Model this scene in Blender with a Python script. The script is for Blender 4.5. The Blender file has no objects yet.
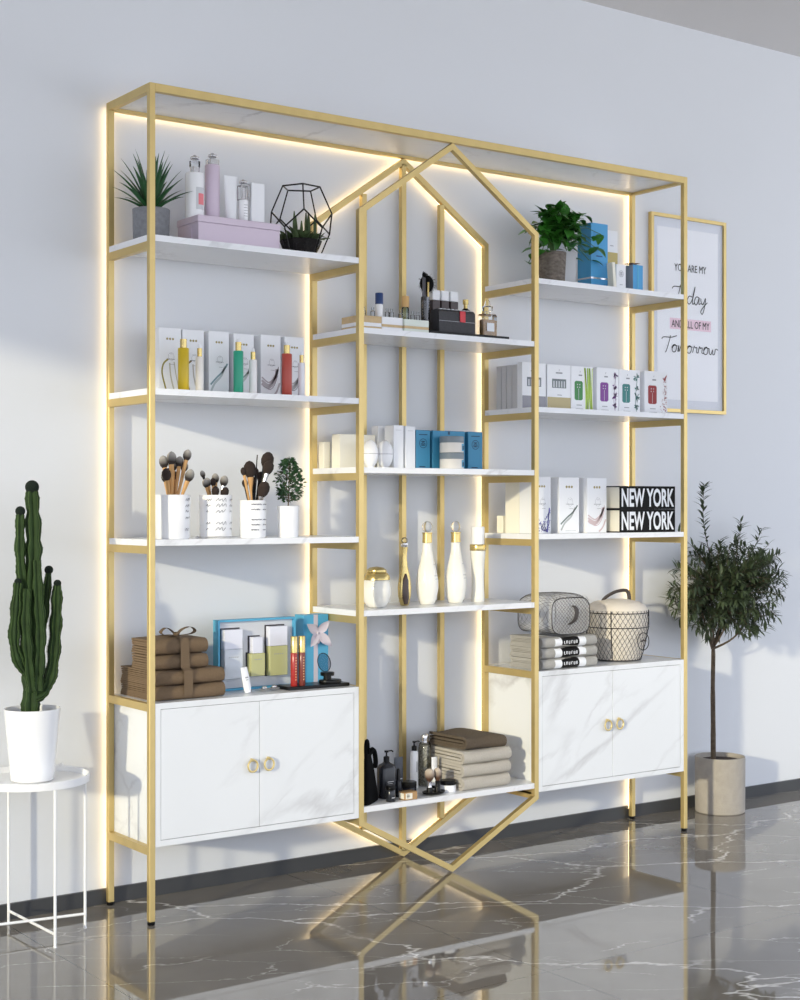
import bpy, math, random
from mathutils import Vector, Matrix
random.seed(7)
C = bpy.context.scene.collection
PI = math.pi
def S(r, g, b):
    f = lambda c: (c/255/12.92) if c/255 <= .04045 else ((c/255+.055)/1.055)**2.4
    return (f(r), f(g), f(b), 1)

# ------------------------------------------------------------------ materials
def mat(name, col, rough=.5, metal=0, var=0, vscale=60, bump=0, bscale=200, ior=1.45, trans=0, alpha=1, sub=0, stretch=(1, 1, 1)):
    m = bpy.data.materials.new(name); m.use_nodes = True
    nt = m.node_tree; b = nt.nodes['Principled BSDF']
    b.inputs['Base Color'].default_value = col; b.inputs['Roughness'].default_value = rough
    b.inputs['Metallic'].default_value = metal; b.inputs['IOR'].default_value = ior
    b.inputs['Transmission Weight'].default_value = trans; b.inputs['Alpha'].default_value = alpha
    tc = nt.nodes.new('ShaderNodeTexCoord'); mp = nt.nodes.new('ShaderNodeMapping'); mp.inputs['Scale'].default_value = stretch
    nt.links.new(tc.outputs['Object'], mp.inputs['Vector'])
    if var:
        n = nt.nodes.new('ShaderNodeTexNoise'); n.inputs['Scale'].default_value = vscale; n.inputs['Detail'].default_value = 4
        nt.links.new(mp.outputs[0], n.inputs['Vector'])
        r = nt.nodes.new('ShaderNodeValToRGB')
        r.color_ramp.elements[0].position = .3; r.color_ramp.elements[1].position = .7
        r.color_ramp.elements[0].color = tuple(c*(1-var) for c in col[:3])+(1,)
        r.color_ramp.elements[1].color = tuple(min(1, c*(1+var)) for c in col[:3])+(1,)
        nt.links.new(n.outputs['Fac'], r.inputs[0]); nt.links.new(r.outputs[0], b.inputs['Base Color'])
    if bump:
        n2 = nt.nodes.new('ShaderNodeTexNoise'); n2.inputs['Scale'].default_value = bscale; n2.inputs['Detail'].default_value = 3
        nt.links.new(mp.outputs[0], n2.inputs['Vector'])
        bp = nt.nodes.new('ShaderNodeBump'); bp.inputs['Strength'].default_value = bump; bp.inputs['Distance'].default_value = .004
        nt.links.new(n2.outputs['Fac'], bp.inputs['Height']); nt.links.new(bp.outputs[0], b.inputs['Normal'])
    return m

def veined(name, base, vein, scale, rough, width=.03, strength=1., ior=1.45, tile=None, cloud=.06, spec_bump=0, offs=(0, 0, 0)):
    m = bpy.data.materials.new(name); m.use_nodes = True
    nt = m.node_tree; N = nt.nodes.new; L = nt.links.new; b = nt.nodes['Principled BSDF']
    b.inputs['Roughness'].default_value = rough; b.inputs['IOR'].default_value = ior
    tc = N('ShaderNodeTexCoord'); mp = N('ShaderNodeMapping'); mp.inputs['Location'].default_value = offs
    mp.inputs['Rotation'].default_value = (0, .62 if not tile else 0, .5 if tile else .1); L(tc.outputs['Object'], mp.inputs['Vector'])
    def layer(sc, w, dist, seed, stretch):
        mp2 = N('ShaderNodeMapping'); mp2.inputs['Scale'].default_value = stretch; mp2.inputs['Location'].default_value = (seed, seed*.7, seed*.3)
        L(mp.outputs[0], mp2.inputs['Vector'])
        dn = N('ShaderNodeTexNoise'); dn.inputs['Scale'].default_value = sc*1.6; dn.inputs['Detail'].default_value = 5; dn.inputs['Roughness'].default_value = .62
        L(mp2.outputs[0], dn.inputs['Vector'])
        mx = N('ShaderNodeVectorMath'); mx.operation = 'MULTIPLY_ADD'
        mx.inputs[1].default_value = (dist,)*3; L(dn.outputs['Color'], mx.inputs[0]); L(mp2.outputs[0], mx.inputs[2])
        v = N('ShaderNodeTexVoronoi'); v.feature = 'DISTANCE_TO_EDGE'; v.inputs['Scale'].default_value = sc
        L(mx.outputs[0], v.inputs['Vector'])
        mr = N('ShaderNodeMapRange'); mr.inputs['From Min'].default_value = 0; mr.inputs['From Max'].default_value = w
        mr.inputs['To Min'].default_value = 1; mr.inputs['To Max'].default_value = 0; L(v.outputs['Distance'], mr.inputs['Value'])
        k = N('ShaderNodeTexNoise'); k.inputs['Scale'].default_value = sc*1.3; k.inputs['Detail'].default_value = 2; L(mp2.outputs[0], k.inputs['Vector'])
        mk = N('ShaderNodeMapRange'); mk.inputs['From Min'].default_value = .43 if tile else .47; mk.inputs['From Max'].default_value = .58 if tile else .68; L(k.outputs['Fac'], mk.inputs['Value'])
        mu = N('ShaderNodeMath'); mu.operation = 'MULTIPLY'; L(mr.outputs[0], mu.inputs[0]); L(mk.outputs[0], mu.inputs[1])
        return mu.outputs[0]
    a = layer(scale, width, .28/scale*2, 3.1, (.55, 1, 1.7) if not tile else (.55, 1.3, 1))
    c = layer(scale*1.9, width*.8, .3/scale, 8.7, (.6, 1, 1.6) if not tile else (.5, 1.5, 1))
    h = N('ShaderNodeMath'); h.operation = 'MULTIPLY'; h.inputs[1].default_value = .55; L(c, h.inputs[0])
    ad = N('ShaderNodeMath'); ad.operation = 'MAXIMUM'; L(a, ad.inputs[0]); L(h.outputs[0], ad.inputs[1])
    st = N('ShaderNodeMath'); st.operation = 'MULTIPLY'; st.inputs[1].default_value = strength; L(ad.outputs[0], st.inputs[0])
    cl = N('ShaderNodeTexNoise'); cl.inputs['Scale'].default_value = scale*1.2; cl.inputs['Detail'].default_value = 5; L(mp.outputs[0], cl.inputs['Vector'])
    rc = N('ShaderNodeValToRGB'); rc.color_ramp.elements[0].position = .35; rc.color_ramp.elements[1].position = .65
    rc.color_ramp.elements[0].color = tuple(x*(1-cloud) for x in base[:3])+(1,); rc.color_ramp.elements[1].color = tuple(min(1, x*(1+cloud)) for x in base[:3])+(1,)
    L(cl.outputs['Fac'], rc.inputs[0])
    mix = N('ShaderNodeMix'); mix.data_type = 'RGBA'; L(st.outputs[0], mix.inputs['Factor']); L(rc.outputs[0], mix.inputs['A']); mix.inputs['B'].default_value = vein
    out = mix.outputs['Result']
    if tile:
        br = N('ShaderNodeTexBrick'); br.offset = 0; br.inputs['Scale'].default_value = 1
        br.inputs['Brick Width'].default_value = tile; br.inputs['Row Height'].default_value = tile; br.inputs['Mortar Size'].default_value = .0012
        br.inputs['Mortar Smooth'].default_value = .1
        br.inputs['Color1'].default_value = br.inputs['Color2'].default_value = (0, 0, 0, 1); br.inputs['Mortar'].default_value = (1, 1, 1, 1)
        m3 = N('ShaderNodeMapping'); m3.inputs['Location'].default_value = (.27, .02, 0); L(tc.outputs['Object'], m3.inputs['Vector']); L(m3.outputs[0], br.inputs['Vector'])
        mix2 = N('ShaderNodeMix'); mix2.data_type = 'RGBA'; L(br.outputs['Color'], mix2.inputs['Factor']); L(out, mix2.inputs['A'])
        mix2.inputs['B'].default_value = tuple(x*.45 for x in base[:3])+(1,); out = mix2.outputs['Result']
    L(out, b.inputs['Base Color'])
    return m

def emit(name, col, s):
    m = bpy.data.materials.new(name); m.use_nodes = True; nt = m.node_tree; nt.nodes.clear()
    e = nt.nodes.new('ShaderNodeEmission'); e.inputs[0].default_value = col; e.inputs[1].default_value = s
    o = nt.nodes.new('ShaderNodeOutputMaterial'); nt.links.new(e.outputs[0], o.inputs[0]); return m
def thin_glass(name, col, mixf=.25, rough=.02):
    m = bpy.data.materials.new(name); m.use_nodes = True; nt = m.node_tree; nt.nodes.clear(); N = nt.nodes.new
    t = N('ShaderNodeBsdfTransparent'); t.inputs[0].default_value = col
    g = N('ShaderNodeBsdfGlossy'); g.inputs['Roughness'].default_value = rough; g.inputs[0].default_value = (1, 1, 1, 1)
    lw = N('ShaderNodeLayerWeight'); lw.inputs[0].default_value = mixf
    mx = N('ShaderNodeMixShader'); o = N('ShaderNodeOutputMaterial')
    nt.links.new(lw.outputs['Fresnel'], mx.inputs[0]); nt.links.new(t.outputs[0], mx.inputs[1]); nt.links.new(g.outputs[0], mx.inputs[2]); nt.links.new(mx.outputs[0], o.inputs[0])
    return m

GOLD = mat('brushed_gold', S(210, 186, 126), .42, .68, var=.03, vscale=30)
GOLD2 = mat('polished_gold', S(206, 184, 122), .25, .75)
BRASS = mat('aged_brass', S(216, 196, 140), .35, .5)
MARB = veined('white_marble', S(233, 236, 240), S(168, 166, 170), 2.3, .22, width=.06, strength=.5, cloud=.012)
MARB2 = veined('white_marble_shelf', S(236, 238, 242), S(170, 168, 172), 3., .25, width=.04, strength=.55, cloud=.02, offs=(3, 1, 2))
FLOOR = veined('grey_marble_floor', S(124, 119, 112), S(245, 243, 240), 2.1, .022, width=.011, strength=.85, ior=1.8, tile=.8, cloud=.14)
WALL = mat('painted_plaster', S(221, 224, 229), .85, var=.006, vscale=3)
CEIL = mat('ceiling_paint', S(214, 212, 212), .9)
DARK = mat('dark_skirting', S(62, 63, 65), .4)
WHITE = mat('white_card', S(238, 240, 244), .5)
WHITEG = mat('white_ceramic', S(242, 243, 246), .22)
WMET = mat('white_powder_metal', S(240, 241, 243), .4)
BLACK = mat('black_plastic', S(12, 12, 13), .3); BLACK.node_tree.nodes['Principled BSDF'].inputs['Specular IOR Level'].default_value = .3
BLACKM = mat('black_matt', S(9, 9, 10), .9); BLACKM.node_tree.nodes['Principled BSDF'].inputs['Specular IOR Level'].default_value = .15
LED = emit('warm_led', (1, .74, .40, 1), 7)
SILVER = mat('silver', S(215, 215, 218), .18, .9)
LILAC = mat('lilac', S(210, 196, 212), .5)
LILACP = mat('lilac_satin', S(206, 190, 208), .3)
CREAM = mat('cream_card', S(240, 236, 222), .6)
CONC = mat('grey_concrete', S(128, 130, 135), .8, var=.12, vscale=90, bump=.3)
MARBE = mat('plain_white_edge', S(240, 242, 247), .3)
STONE = mat('dark_stone', S(120, 112, 104), .9, var=.35, vscale=70, bump=.8, stretch=(1, 1, 2.2))
CONC2 = mat('beige_concrete', S(168, 162, 154), .8, var=.07, vscale=40, bump=.3)
SOIL = mat('soil', S(52, 40, 34), 1, var=.4, vscale=200, bump=1)
GREEN = mat('aloe_green', S(40, 84, 48), .4, var=.25, vscale=60)
POTHOS = mat('pothos_green', S(54, 116, 38), .38, var=.45, vscale=25)
OLIVE = mat('olive_leaf', S(66, 80, 56), .55, var=.3, vscale=30)
BUSHY = mat('boxwood_green', S(48, 84, 52), .5, var=.3, vscale=60)
CACT = mat('cactus_green', S(36, 58, 22), .8, var=.25, vscale=40)
CACTR = mat('cactus_ridge', S(84, 110, 56), .8)
CACTB = mat('cactus_ball', S(14, 30, 20), .9, var=.3, vscale=400, bump=1, bscale=600)
BARK = mat('bark', S(92, 80, 66), .9, var=.3, vscale=60, bump=.6)
GLASS = thin_glass('clear_glass', (.95, .96, .97, 1), .3)
GLASSP = thin_glass('pane_glass', (.99, .99, .995, 1), .02)
WOODL = mat('pale_wood', S(206, 160, 104), .5, var=.12, vscale=60, stretch=(1, 1, .1))
TAN = mat('tan_wood', S(206, 180, 138), .6, var=.05)
BRN = mat('brown_towel', S(120, 100, 78), .95, var=.08, vscale=300, bump=.5, bscale=900)
BRNR = mat('brown_ribbon', S(112, 94, 74), .9, bump=.3, bscale=900)
BRND = mat('umber_towel', S(104, 92, 78), 1, var=.12, vscale=300, bump=1, bscale=700)
BEI = mat('beige_towel', S(206, 200, 190), 1, var=.05, vscale=300, bump=1, bscale=700)
GREYT = mat('grey_towel', S(178, 176, 172), 1, var=.06, vscale=300, bump=.6, bscale=800)
LBLUE = mat('light_blue_card', S(76, 160, 214), .5)
TEAL = mat('teal_blue_card', S(84, 170, 208), .45)
NBLUE = mat('book_blue', S(60, 138, 176), .5)
NBLUED = mat('book_dark_blue', S(28, 66, 92), .5)
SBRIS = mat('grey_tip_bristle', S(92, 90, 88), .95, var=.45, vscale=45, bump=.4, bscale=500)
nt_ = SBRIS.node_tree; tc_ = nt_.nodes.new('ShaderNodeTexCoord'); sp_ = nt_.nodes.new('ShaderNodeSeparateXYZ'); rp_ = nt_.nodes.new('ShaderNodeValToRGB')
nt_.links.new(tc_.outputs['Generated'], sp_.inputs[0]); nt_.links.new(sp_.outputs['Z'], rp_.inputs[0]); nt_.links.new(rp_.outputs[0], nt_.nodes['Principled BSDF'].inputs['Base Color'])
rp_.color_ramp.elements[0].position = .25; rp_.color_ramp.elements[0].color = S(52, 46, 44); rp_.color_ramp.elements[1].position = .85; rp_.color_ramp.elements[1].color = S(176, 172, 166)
DBRIS = mat('dark_bristle', S(52, 42, 38), .95, var=.25, vscale=60, bump=.4, bscale=500)
INK = mat('ink', S(70, 72, 86), .7)
BOOKB = mat('black_cloth', S(10, 10, 11), .9)
INKB = mat('black_ink', S(24, 24, 28), .7)
GREY = mat('mid_grey', S(150, 152, 158), .6)
LGREY = mat('light_grey', S(205, 207, 212), .6)
LEATH = mat('dark_leather', S(66, 60, 58), .6)
WIRE = mat('dark_wire', S(46, 44, 44), .5, .4)

# ------------------------------------------------------------------ mesh builder
class MB:
    def __init__(s): s.v = []; s.f = []; s.mi = []; s.cur = 0
    def add(s, vs, fs):
        o = len(s.v); s.v += [tuple(v) for v in vs]; s.f += [tuple(i+o for i in f) for f in fs]; s.mi += [s.cur]*len(fs); return s
    def mat(s, i): s.cur = i; return s
    def box(s, x0, x1, y0, y1, z0, z1, b=0):
        if b <= 0:
            return s.add([(x0,y0,z0),(x1,y0,z0),(x1,y1,z0),(x0,y1,z0),(x0,y0,z1),(x1,y0,z1),(x1,y1,z1),(x0,y1,z1)],
                [(3,2,1,0),(4,5,6,7),(0,1,5,4),(1,2,6,5),(2,3,7,6),(3,0,4,7)])
        vs = []; idx = {}
        for ix in (0, 1):
            for iy in (0, 1):
                for iz in (0, 1):
                    X, Y, Z = (x0, x1)[ix], (y0, y1)[iy], (z0, z1)[iz]
                    dx, dy, dz = (b, -b)[ix], (b, -b)[iy], (b, -b)[iz]
                    for k, p in enumerate(((X, Y+dy, Z+dz), (X+dx, Y, Z+dz), (X+dx, Y+dy, Z))):
                        idx[(ix, iy, iz, k)] = len(vs); vs.append(p)
        g = lambda *a: idx[a]
        fs = []
        for q in (0, 1):
            r = lambda l: tuple(l) if q else tuple(reversed(l))
            fs.append(r([g(q,0,0,0), g(q,1,0,0), g(q,1,1,0), g(q,0,1,0)]))
            fs.append(r([g(0,q,0,1), g(0,q,1,1), g(1,q,1,1), g(1,q,0,1)]))
            fs.append(r([g(0,0,q,2), g(1,0,q,2), g(1,1,q,2), g(0,1,q,2)]))
        for a in (0, 1):
            for c in (0, 1):
                fl = lambda l, e: tuple(l) if e else tuple(reversed(l))
                fs.append(fl([g(0,a,c,1), g(1,a,c,1), g(1,a,c,2), g(0,a,c,2)], a != c))
                fs.append(fl([g(a,0,c,0), g(a,0,c,2), g(a,1,c,2), g(a,1,c,0)], a != c))
                fs.append(fl([g(a,c,0,0), g(a,c,1,0), g(a,c,1,1), g(a,c,0,1)], a != c))
        for a in (0, 1):
            for c in (0, 1):
                for d in (0, 1):
                    t = [g(a,c,d,0), g(a,c,d,1), g(a,c,d,2)]
                    fs.append(tuple(t) if (a+c+d) % 2 else tuple(reversed(t)))
        return s.add(vs, fs)
    def lathe(s, prof, seg=24, c=(0, 0), sy=1., cap=True):
        vs = []; fs = []; n = len(prof)
        for r, z in prof:
            for k in range(seg):
                a = 2*PI*k/seg; vs.append((c[0]+r*math.cos(a), c[1]+r*sy*math.sin(a), z))
        for i in range(n-1):
            for k in range(seg):
                k2 = (k+1) % seg; fs.append((i*seg+k, i*seg+k2, (i+1)*seg+k2, (i+1)*seg+k))
        if cap:
            fs.append(tuple(range(seg-1, -1, -1))); fs.append(tuple((n-1)*seg+k for k in range(seg)))
        return s.add(vs, fs)
    def rings(s, rings, closed=True, cap=True):
        n = len(rings[0]); vs = [p for r in rings for p in r]; fs = []
        for i in range(len(rings)-1):
            for k in range(n if closed else n-1):
                k2 = (k+1) % n; fs.append((i*n+k, i*n+k2, (i+1)*n+k2, (i+1)*n+k))
        if cap and closed: fs.append(tuple(range(n-1, -1, -1))); fs.append(tuple((len(rings)-1)*n+k for k in range(n)))
        return s.add(vs, fs)
    def tube(s, path, r, seg=8, loop=False, cap=True, shape=None):
        P = [Vector(p) for p in path]; n = len(P); R = r if isinstance(r, (list, tuple)) else [r]*n
        rg = []; prev = None
        for i, p in enumerate(P):
            if loop: t = P[(i+1) % n]-P[i-1]
            else: t = P[min(i+1, n-1)]-P[max(i-1, 0)]
            t.normalize()
            if prev is None:
                u = t.orthogonal().normalized()
                if abs(t.z) > .9: u = Vector((1, 0, 0)); u = (u-t*u.dot(t)).normalized()
            else:
                u = (prev-t*prev.dot(t)).normalized()
            prev = u; w = t.cross(u)
            ring = []
            for k in range(seg):
                a = 2*PI*k/seg; q = R[i]*(shape[k] if shape else 1)
                ring.append(tuple(p+u*math.cos(a)*q+w*math.sin(a)*q))
            rg.append(ring)
        if loop: rg.append(rg[0]); return s.rings(rg, True, False)
        return s.rings(rg, True, cap)
    def prism(s, poly, y0, y1, plane='xz'):
        """extrude a 2D polygon; plane xz goes along y, yz along x, xy along z"""
        f = {'xz': lambda a, b, t: (a, t, b), 'yz': lambda a, b, t: (t, a, b), 'xy': lambda a, b, t: (a, b, t)}[plane]
        n = len(poly); vs = [f(a, b, y0) for a, b in poly]+[f(a, b, y1) for a, b in poly]
        fs = [tuple(range(n)), tuple(range(2*n-1, n-1, -1))]
        for i in range(n):
            j = (i+1) % n; fs.append((i, i+n, j+n, j))
        return s.add(vs, fs)
    def ball(s, c, r, seg=14, rings=9, sc=(1, 1, 1)):
        vs = []; fs = []
        for i in range(1, rings):
            a = PI*i/rings
            for k in range(seg):
                b = 2*PI*k/seg; vs.append((c[0]+r*sc[0]*math.sin(a)*math.cos(b), c[1]+r*sc[1]*math.sin(a)*math.sin(b), c[2]-r*sc[2]*math.cos(a)))
        lo = len(vs); vs.append((c[0], c[1], c[2]-r*sc[2])); hi = len(vs); vs.append((c[0], c[1], c[2]+r*sc[2]))
        for i in range(rings-2):
            for k in range(seg):
                k2 = (k+1) % seg; fs.append((i*seg+k, i*seg+k2, (i+1)*seg+k2, (i+1)*seg+k))
        for k in range(seg):
            k2 = (k+1) % seg; fs.append((lo, k2, k)); fs.append((hi, (rings-2)*seg+k, (rings-2)*seg+k2))
        return s.add(vs, fs)
    def ribbon(s, pts, w, y):
        """a flat stroke on the plane y facing -y; pts are (x, z)"""
        n = len(pts); vs = []
        for i, p in enumerate(pts):
            a = pts[max(i-1, 0)]; b = pts[min(i+1, n-1)]; dx, dz = b[0]-a[0], b[1]-a[1]; l = math.hypot(dx, dz) or 1
            ww = w[i] if isinstance(w, list) else w
            nx, nz = -dz/l*ww/2, dx/l*ww/2
            vs += [(p[0]+nx, y, p[1]+nz), (p[0]-nx, y, p[1]-nz)]
        return s.add(vs, [(2*i, 2*i+1, 2*i+3, 2*i+2) for i in range(n-1)])
    def xform(s, M):
        s.v = [tuple(M @ Vector(v)) for v in s.v]; return s
    def build(s, name, mats, parent=None, smooth=False, angle=40, loc=None, rot=None, label=None):
        me = bpy.data.meshes.new(name); me.from_pydata(s.v, [], s.f)
        ml = mats if isinstance(mats, (list, tuple)) else [mats]
        for m in ml: me.materials.append(m)
        me.polygons.foreach_set('material_index', s.mi)
        if smooth:
            me.polygons.foreach_set('use_smooth', [True]*len(me.polygons))
            try: me.set_sharp_from_angle(angle=math.radians(angle))
            except Exception: pass
        me.update(); me.validate()
        o = bpy.data.objects.new(name, me); C.objects.link(o)
        if parent: o.parent = parent
        if loc: o.location = loc
        if rot: o.rotation_euler = rot
        if label: o['label'] = label
        return o

def thing(name, label, cat, loc=(0, 0, 0), rz=0, group=None, kind=None, rot=None):
    o = bpy.data.objects.new(name, None); C.objects.link(o); o.empty_display_size = .05
    o.location = loc; o.rotation_euler = rot or (0, 0, rz); o['label'] = label; o['category'] = cat
    if group: o['group'] = group
    if kind: o['kind'] = kind
    return o
def tag(o, label, cat, group=None, kind=None):
    o['label'] = label; o['category'] = cat
    if group: o['group'] = group
    if kind: o['kind'] = kind
    return o
def smoothpath(pts, n=6):
    P = [Vector(p) for p in pts]; out = []
    for i in range(len(P)-1):
        p0 = P[max(i-1, 0)]; p1 = P[i]; p2 = P[i+1]; p3 = P[min(i+2, len(P)-1)]
        for k in range(n):
            t = k/n; out.append(.5*((2*p1)+(p2-p0)*t+(2*p0-5*p1+4*p2-p3)*t*t+(3*p1-p0-3*p2+p3)*t**3))
    out.append(P[-1]); return [tuple(p) for p in out]
def smooth2(pts, n=6): return [(p[0], p[1]) for p in smoothpath([(a, b, 0) for a, b in pts], n)]
def text_mesh(name, body, width, height, m, parent, loc, bold=0, spacing=1., extr=.0002):
    """lettering standing upright facing -y; loc is its lower left corner"""
    cu = bpy.data.curves.new(name, 'FONT'); cu.body = body; cu.size = 1; cu.offset = bold; cu.space_character = spacing; cu.resolution_u = 3
    to = bpy.data.objects.new(name+'_tmp', cu); C.objects.link(to)
    dg = bpy.context.evaluated_depsgraph_get(); dg.update()
    me = bpy.data.meshes.new_from_object(to.evaluated_get(dg)); bpy.data.objects.remove(to); bpy.data.curves.remove(cu)
    xs = [v.co.x for v in me.vertices]; ys = [v.co.y for v in me.vertices]
    x0, x1, y0, y1 = min(xs), max(xs), min(ys), max(ys)
    for v in me.vertices: v.co = Vector(((v.co.x-x0)/(x1-x0)*width, 0, (v.co.y-y0)/(y1-y0)*height))
    me.materials.clear(); me.materials.append(m)
    o = bpy.data.objects.new(name, me); C.objects.link(o); o.parent = parent; o.location = loc
    return o

# ------------------------------------------------------------------ the setting
YW = .255
def struct(name, mb, m):
    o = mb.build(name, m); o['kind'] = 'structure'; return o
struct('floor', MB().box(-2.6, 5, -6, YW+.1, -.05, 0), FLOOR)
struct('wall_back', MB().box(-2.6, 5, YW, YW+.1, 0, 2.57), WALL)
struct('ceiling', MB().box(-2.6, 5, -6, YW+.1, 2.57, 2.67), CEIL)
struct('baseboard_back', MB().box(-2.5, 5, YW-.009, YW, 0, .038, 0), DARK)
w = MB(); WX = -2.5; zt = 1.394+.214*(2.5-.269)
w.box(WX-.1, WX, -6, -4.6, 0, 2.57); w.box(WX-.1, WX, -.45, YW+.1, 0, 2.57); w.box(WX-.1, WX, -4.6, -.45, zt, 2.57); w.box(WX-.1, WX, -4.6, -.45, 0, .12)
struct('wall_left', w, WALL)

# ------------------------------------------------------------------ the shelf unit
T = .015; D = .24; H = 2.0; XA = .9075; FT = .008
rack = thing('shelf_unit', 'tall gold metal display rack with white marble shelves and two cabinets against the wall', 'shelf unit', (0, 0, 0))
ZBT, ZBB = 1.7665, .165
def bar(name, mb, m=GOLD): return mb.build(name, m, rack)
for X in (0, 1.8):
    for y0 in (0, D-T):
        bar('post', MB().box(X, X+T, y0, y0+T, FT, H, .0008))
        MB().lathe([(.0085, 0), (.0095, .002), (.0095, .006), (.006, .008)], 12, (X+T/2, y0+T/2)).build('foot', BLACK, rack, True)
def slanted(p, q, w):
    """polygon of a bar from p to q (outer edge) with the bar's width w measured inwards"""
    return [p, q, w[1], w[0]]
def bent(y0, y1):
    # continuous pentagon at the top and bottom: outer and inner lines
    k = (H-.020-ZBT)/(XA-.6)
    t = T*math.sqrt(1+k*k)
    xo0, xo1 = .6, 1.2+T; xi0, xi1 = .6+T, 1.2
    ztop = H-.020; za = ZBT
    kk = (ztop-za)/(XA-xo0)
    bar('roof_bar', MB().prism([(xo0, za), (XA, ztop), (XA, ztop-t), (xi0, za+kk*T-t)], y0, y1))
    bar('roof_bar', MB().prism([(xo1, za), (xi1, za+kk*T-t), (XA, ztop-t), (XA, ztop)], y0, y1))
    kb = (ZBB-.001)/(XA-xo0); tb = T*math.sqrt(1+kb*kb)
    bar('brace_bar', MB().prism([(xo0, ZBB), (xi0, ZBB-kb*T+tb), (XA, .001+tb), (XA, .001)], y0, y1))
    bar('brace_bar', MB().prism([(xo1, ZBB), (XA, .001), (XA, .001+tb), (xi1, ZBB-kb*T+tb)], y0, y1))
    for a, b in ((xo0, xi0), (xi1, xo1)):
        s = 1 if a == xo0 else -1
        lo = [(a, ZBB), (b, ZBB-kb*T+tb)] if s > 0 else [(a, ZBB-kb*T+tb), (b, ZBB)]
        hi = [(b, za+kk*T-t), (a, za)] if s > 0 else [(b, za), (a, za+kk*T-t)]
        bar('post', MB().prism(lo+hi, y0, y1))
    return kk, t, kb, tb
kk, tt, kb, tb = bent(0, T); bent(D-T, D)
for X in (.764, .9, 1.036):      # slim uprights along the back of the middle bay
    xc = X+T/2; dx = abs(xc-XA)+ (T/2 if X != .9 else 0)
    z1 = H-.020-kk*dx-tt+.001; z0 = .001+kb*dx+tb-.001
    bar('back_upright', MB().box(X, X+T, D-T, D, z0, z1))
# top frame
bar('top_rail', MB().box(T, 1.8, 0, T, H-.02, H, .0008)); bar('top_rail', MB().box(T, 1.8, D-T, D, H-.02, H, .0008))
for X in (0, 1.8): bar('top_rail', MB().box(X, X+T, T, D-T, H-.02, H, .0008))
MB().box(T, 1.8, T, D-T, H-.012, H-.002).build('top_panel', MARB2, rack)
def shelf(x0, x1, z, th=.015):
    a, b = x0+T, x1; e = .0003
    poly = [(a+e, .001), (b-e, .001), (b-e, T+e), (x1+T-.001, T+e), (x1+T-.001, D-T-e), (b-e, D-T-e), (b-e, D-.001), (a+e, D-.001), (a+e, D-T-e), (x0+.001, D-T-e), (x0+.001, T+e), (a+e, T+e)]
    m = MB(); m.prism(poly, z-th, z, 'xy'); m.build('shelf_board', MARB2, rack)
    for X in (x0, x1): bar('side_rail', MB().box(X, X+T, T, D-T, z-th-.019, z-th))
for z in (1.64, 1.275, .915): shelf(0, .6, z); shelf(1.2, 1.8, z)
for z in (1.46, 1.096, .722, .211): shelf(.6, 1.2, z)
ZC = .525
for x0, x1 in ((0, .6), (1.2, 1.8)):
    a, b = x0+T+.0004, x1-.0004; z0 = .184; g = .014
    m = MB()
    m.box(a, b, 0.001, D-.001, ZC-g, ZC); m.box(a, b, .001, D-.001, z0, z0+g)
    m.box(a, a+g, .001, D-.001, z0+g, ZC-g); m.box(b-g, b, .001, D-.001, z0+g, ZC-g); m.box(a+g, b-g, D-.012, D-.001, z0+g, ZC-g)
    m.build('cabinet_body', MARB, rack)
    mid = (a+b)/2-.0055
    for s, (p, q) in ((1, (a+g+.0012, mid-.0007)), (-1, (mid+.0007, b-g-.0012))):
        d = MB().box(p, q, .0015, .017, z0+g+.0012, ZC-g-.0012, .0006).build('door', MARB, rack)
        hx = mid-s*.0235; hz = .352; r = .0145
        h = MB()
        h.tube([(hx, .0014, hz+r), (hx, -.006, hz+r)], .0042, 10)
        h.tube([(hx+r*math.sin(t)*.92, -.0065, hz+r*math.cos(t)) for t in [2*PI*k/28 for k in range(28)]], .0026, 8, loop=True)
        h.build('ring_handle', BRASS, d, True, label='brass ring door handle')
    for X in (x0, x1):
        bar('side_rail', MB().box(X, X+T, T, D-T, z0-.019, z0)); bar('side_rail', MB().box(X, X+T, T, D-T, ZC-.019, ZC-.0003))
# warm light strips along the back edges, facing the wall
def strip(p, q, hw=.002):
    (xa, za), (xb, zb) = p, q; dx, dz = xb-xa, zb-za; l = math.hypot(dx, dz); nx, nz = -dz/l*hw, dx/l*hw
    MB().prism([(xa+nx, za+nz), (xb+nx, zb+nz), (xb-nx, zb-nz), (xa-nx, za-nz)], D+.0002, D+.0072).build('light_strip', LED, rack)
c = T/2
strip((c, .03), (c, H-.01)); strip((1.8+c, .03), (1.8+c, H-.01)); strip((.02, H-.01), (1.795, H-.01))
strip((.6+c, ZBB+.012), (.6+c, ZBT-.01)); strip((1.2+c, ZBB+.012), (1.2+c, ZBT-.01))
strip((.6+c, ZBT-.008), (XA, H-.02-tt/2)); strip((1.2+c, ZBT-.008), (XA, H-.02-tt/2))
strip((.6+c, ZBB+.005), (XA, .004+tb/2)); strip((1.2+c, ZBB+.005), (XA, .004+tb/2))

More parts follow.
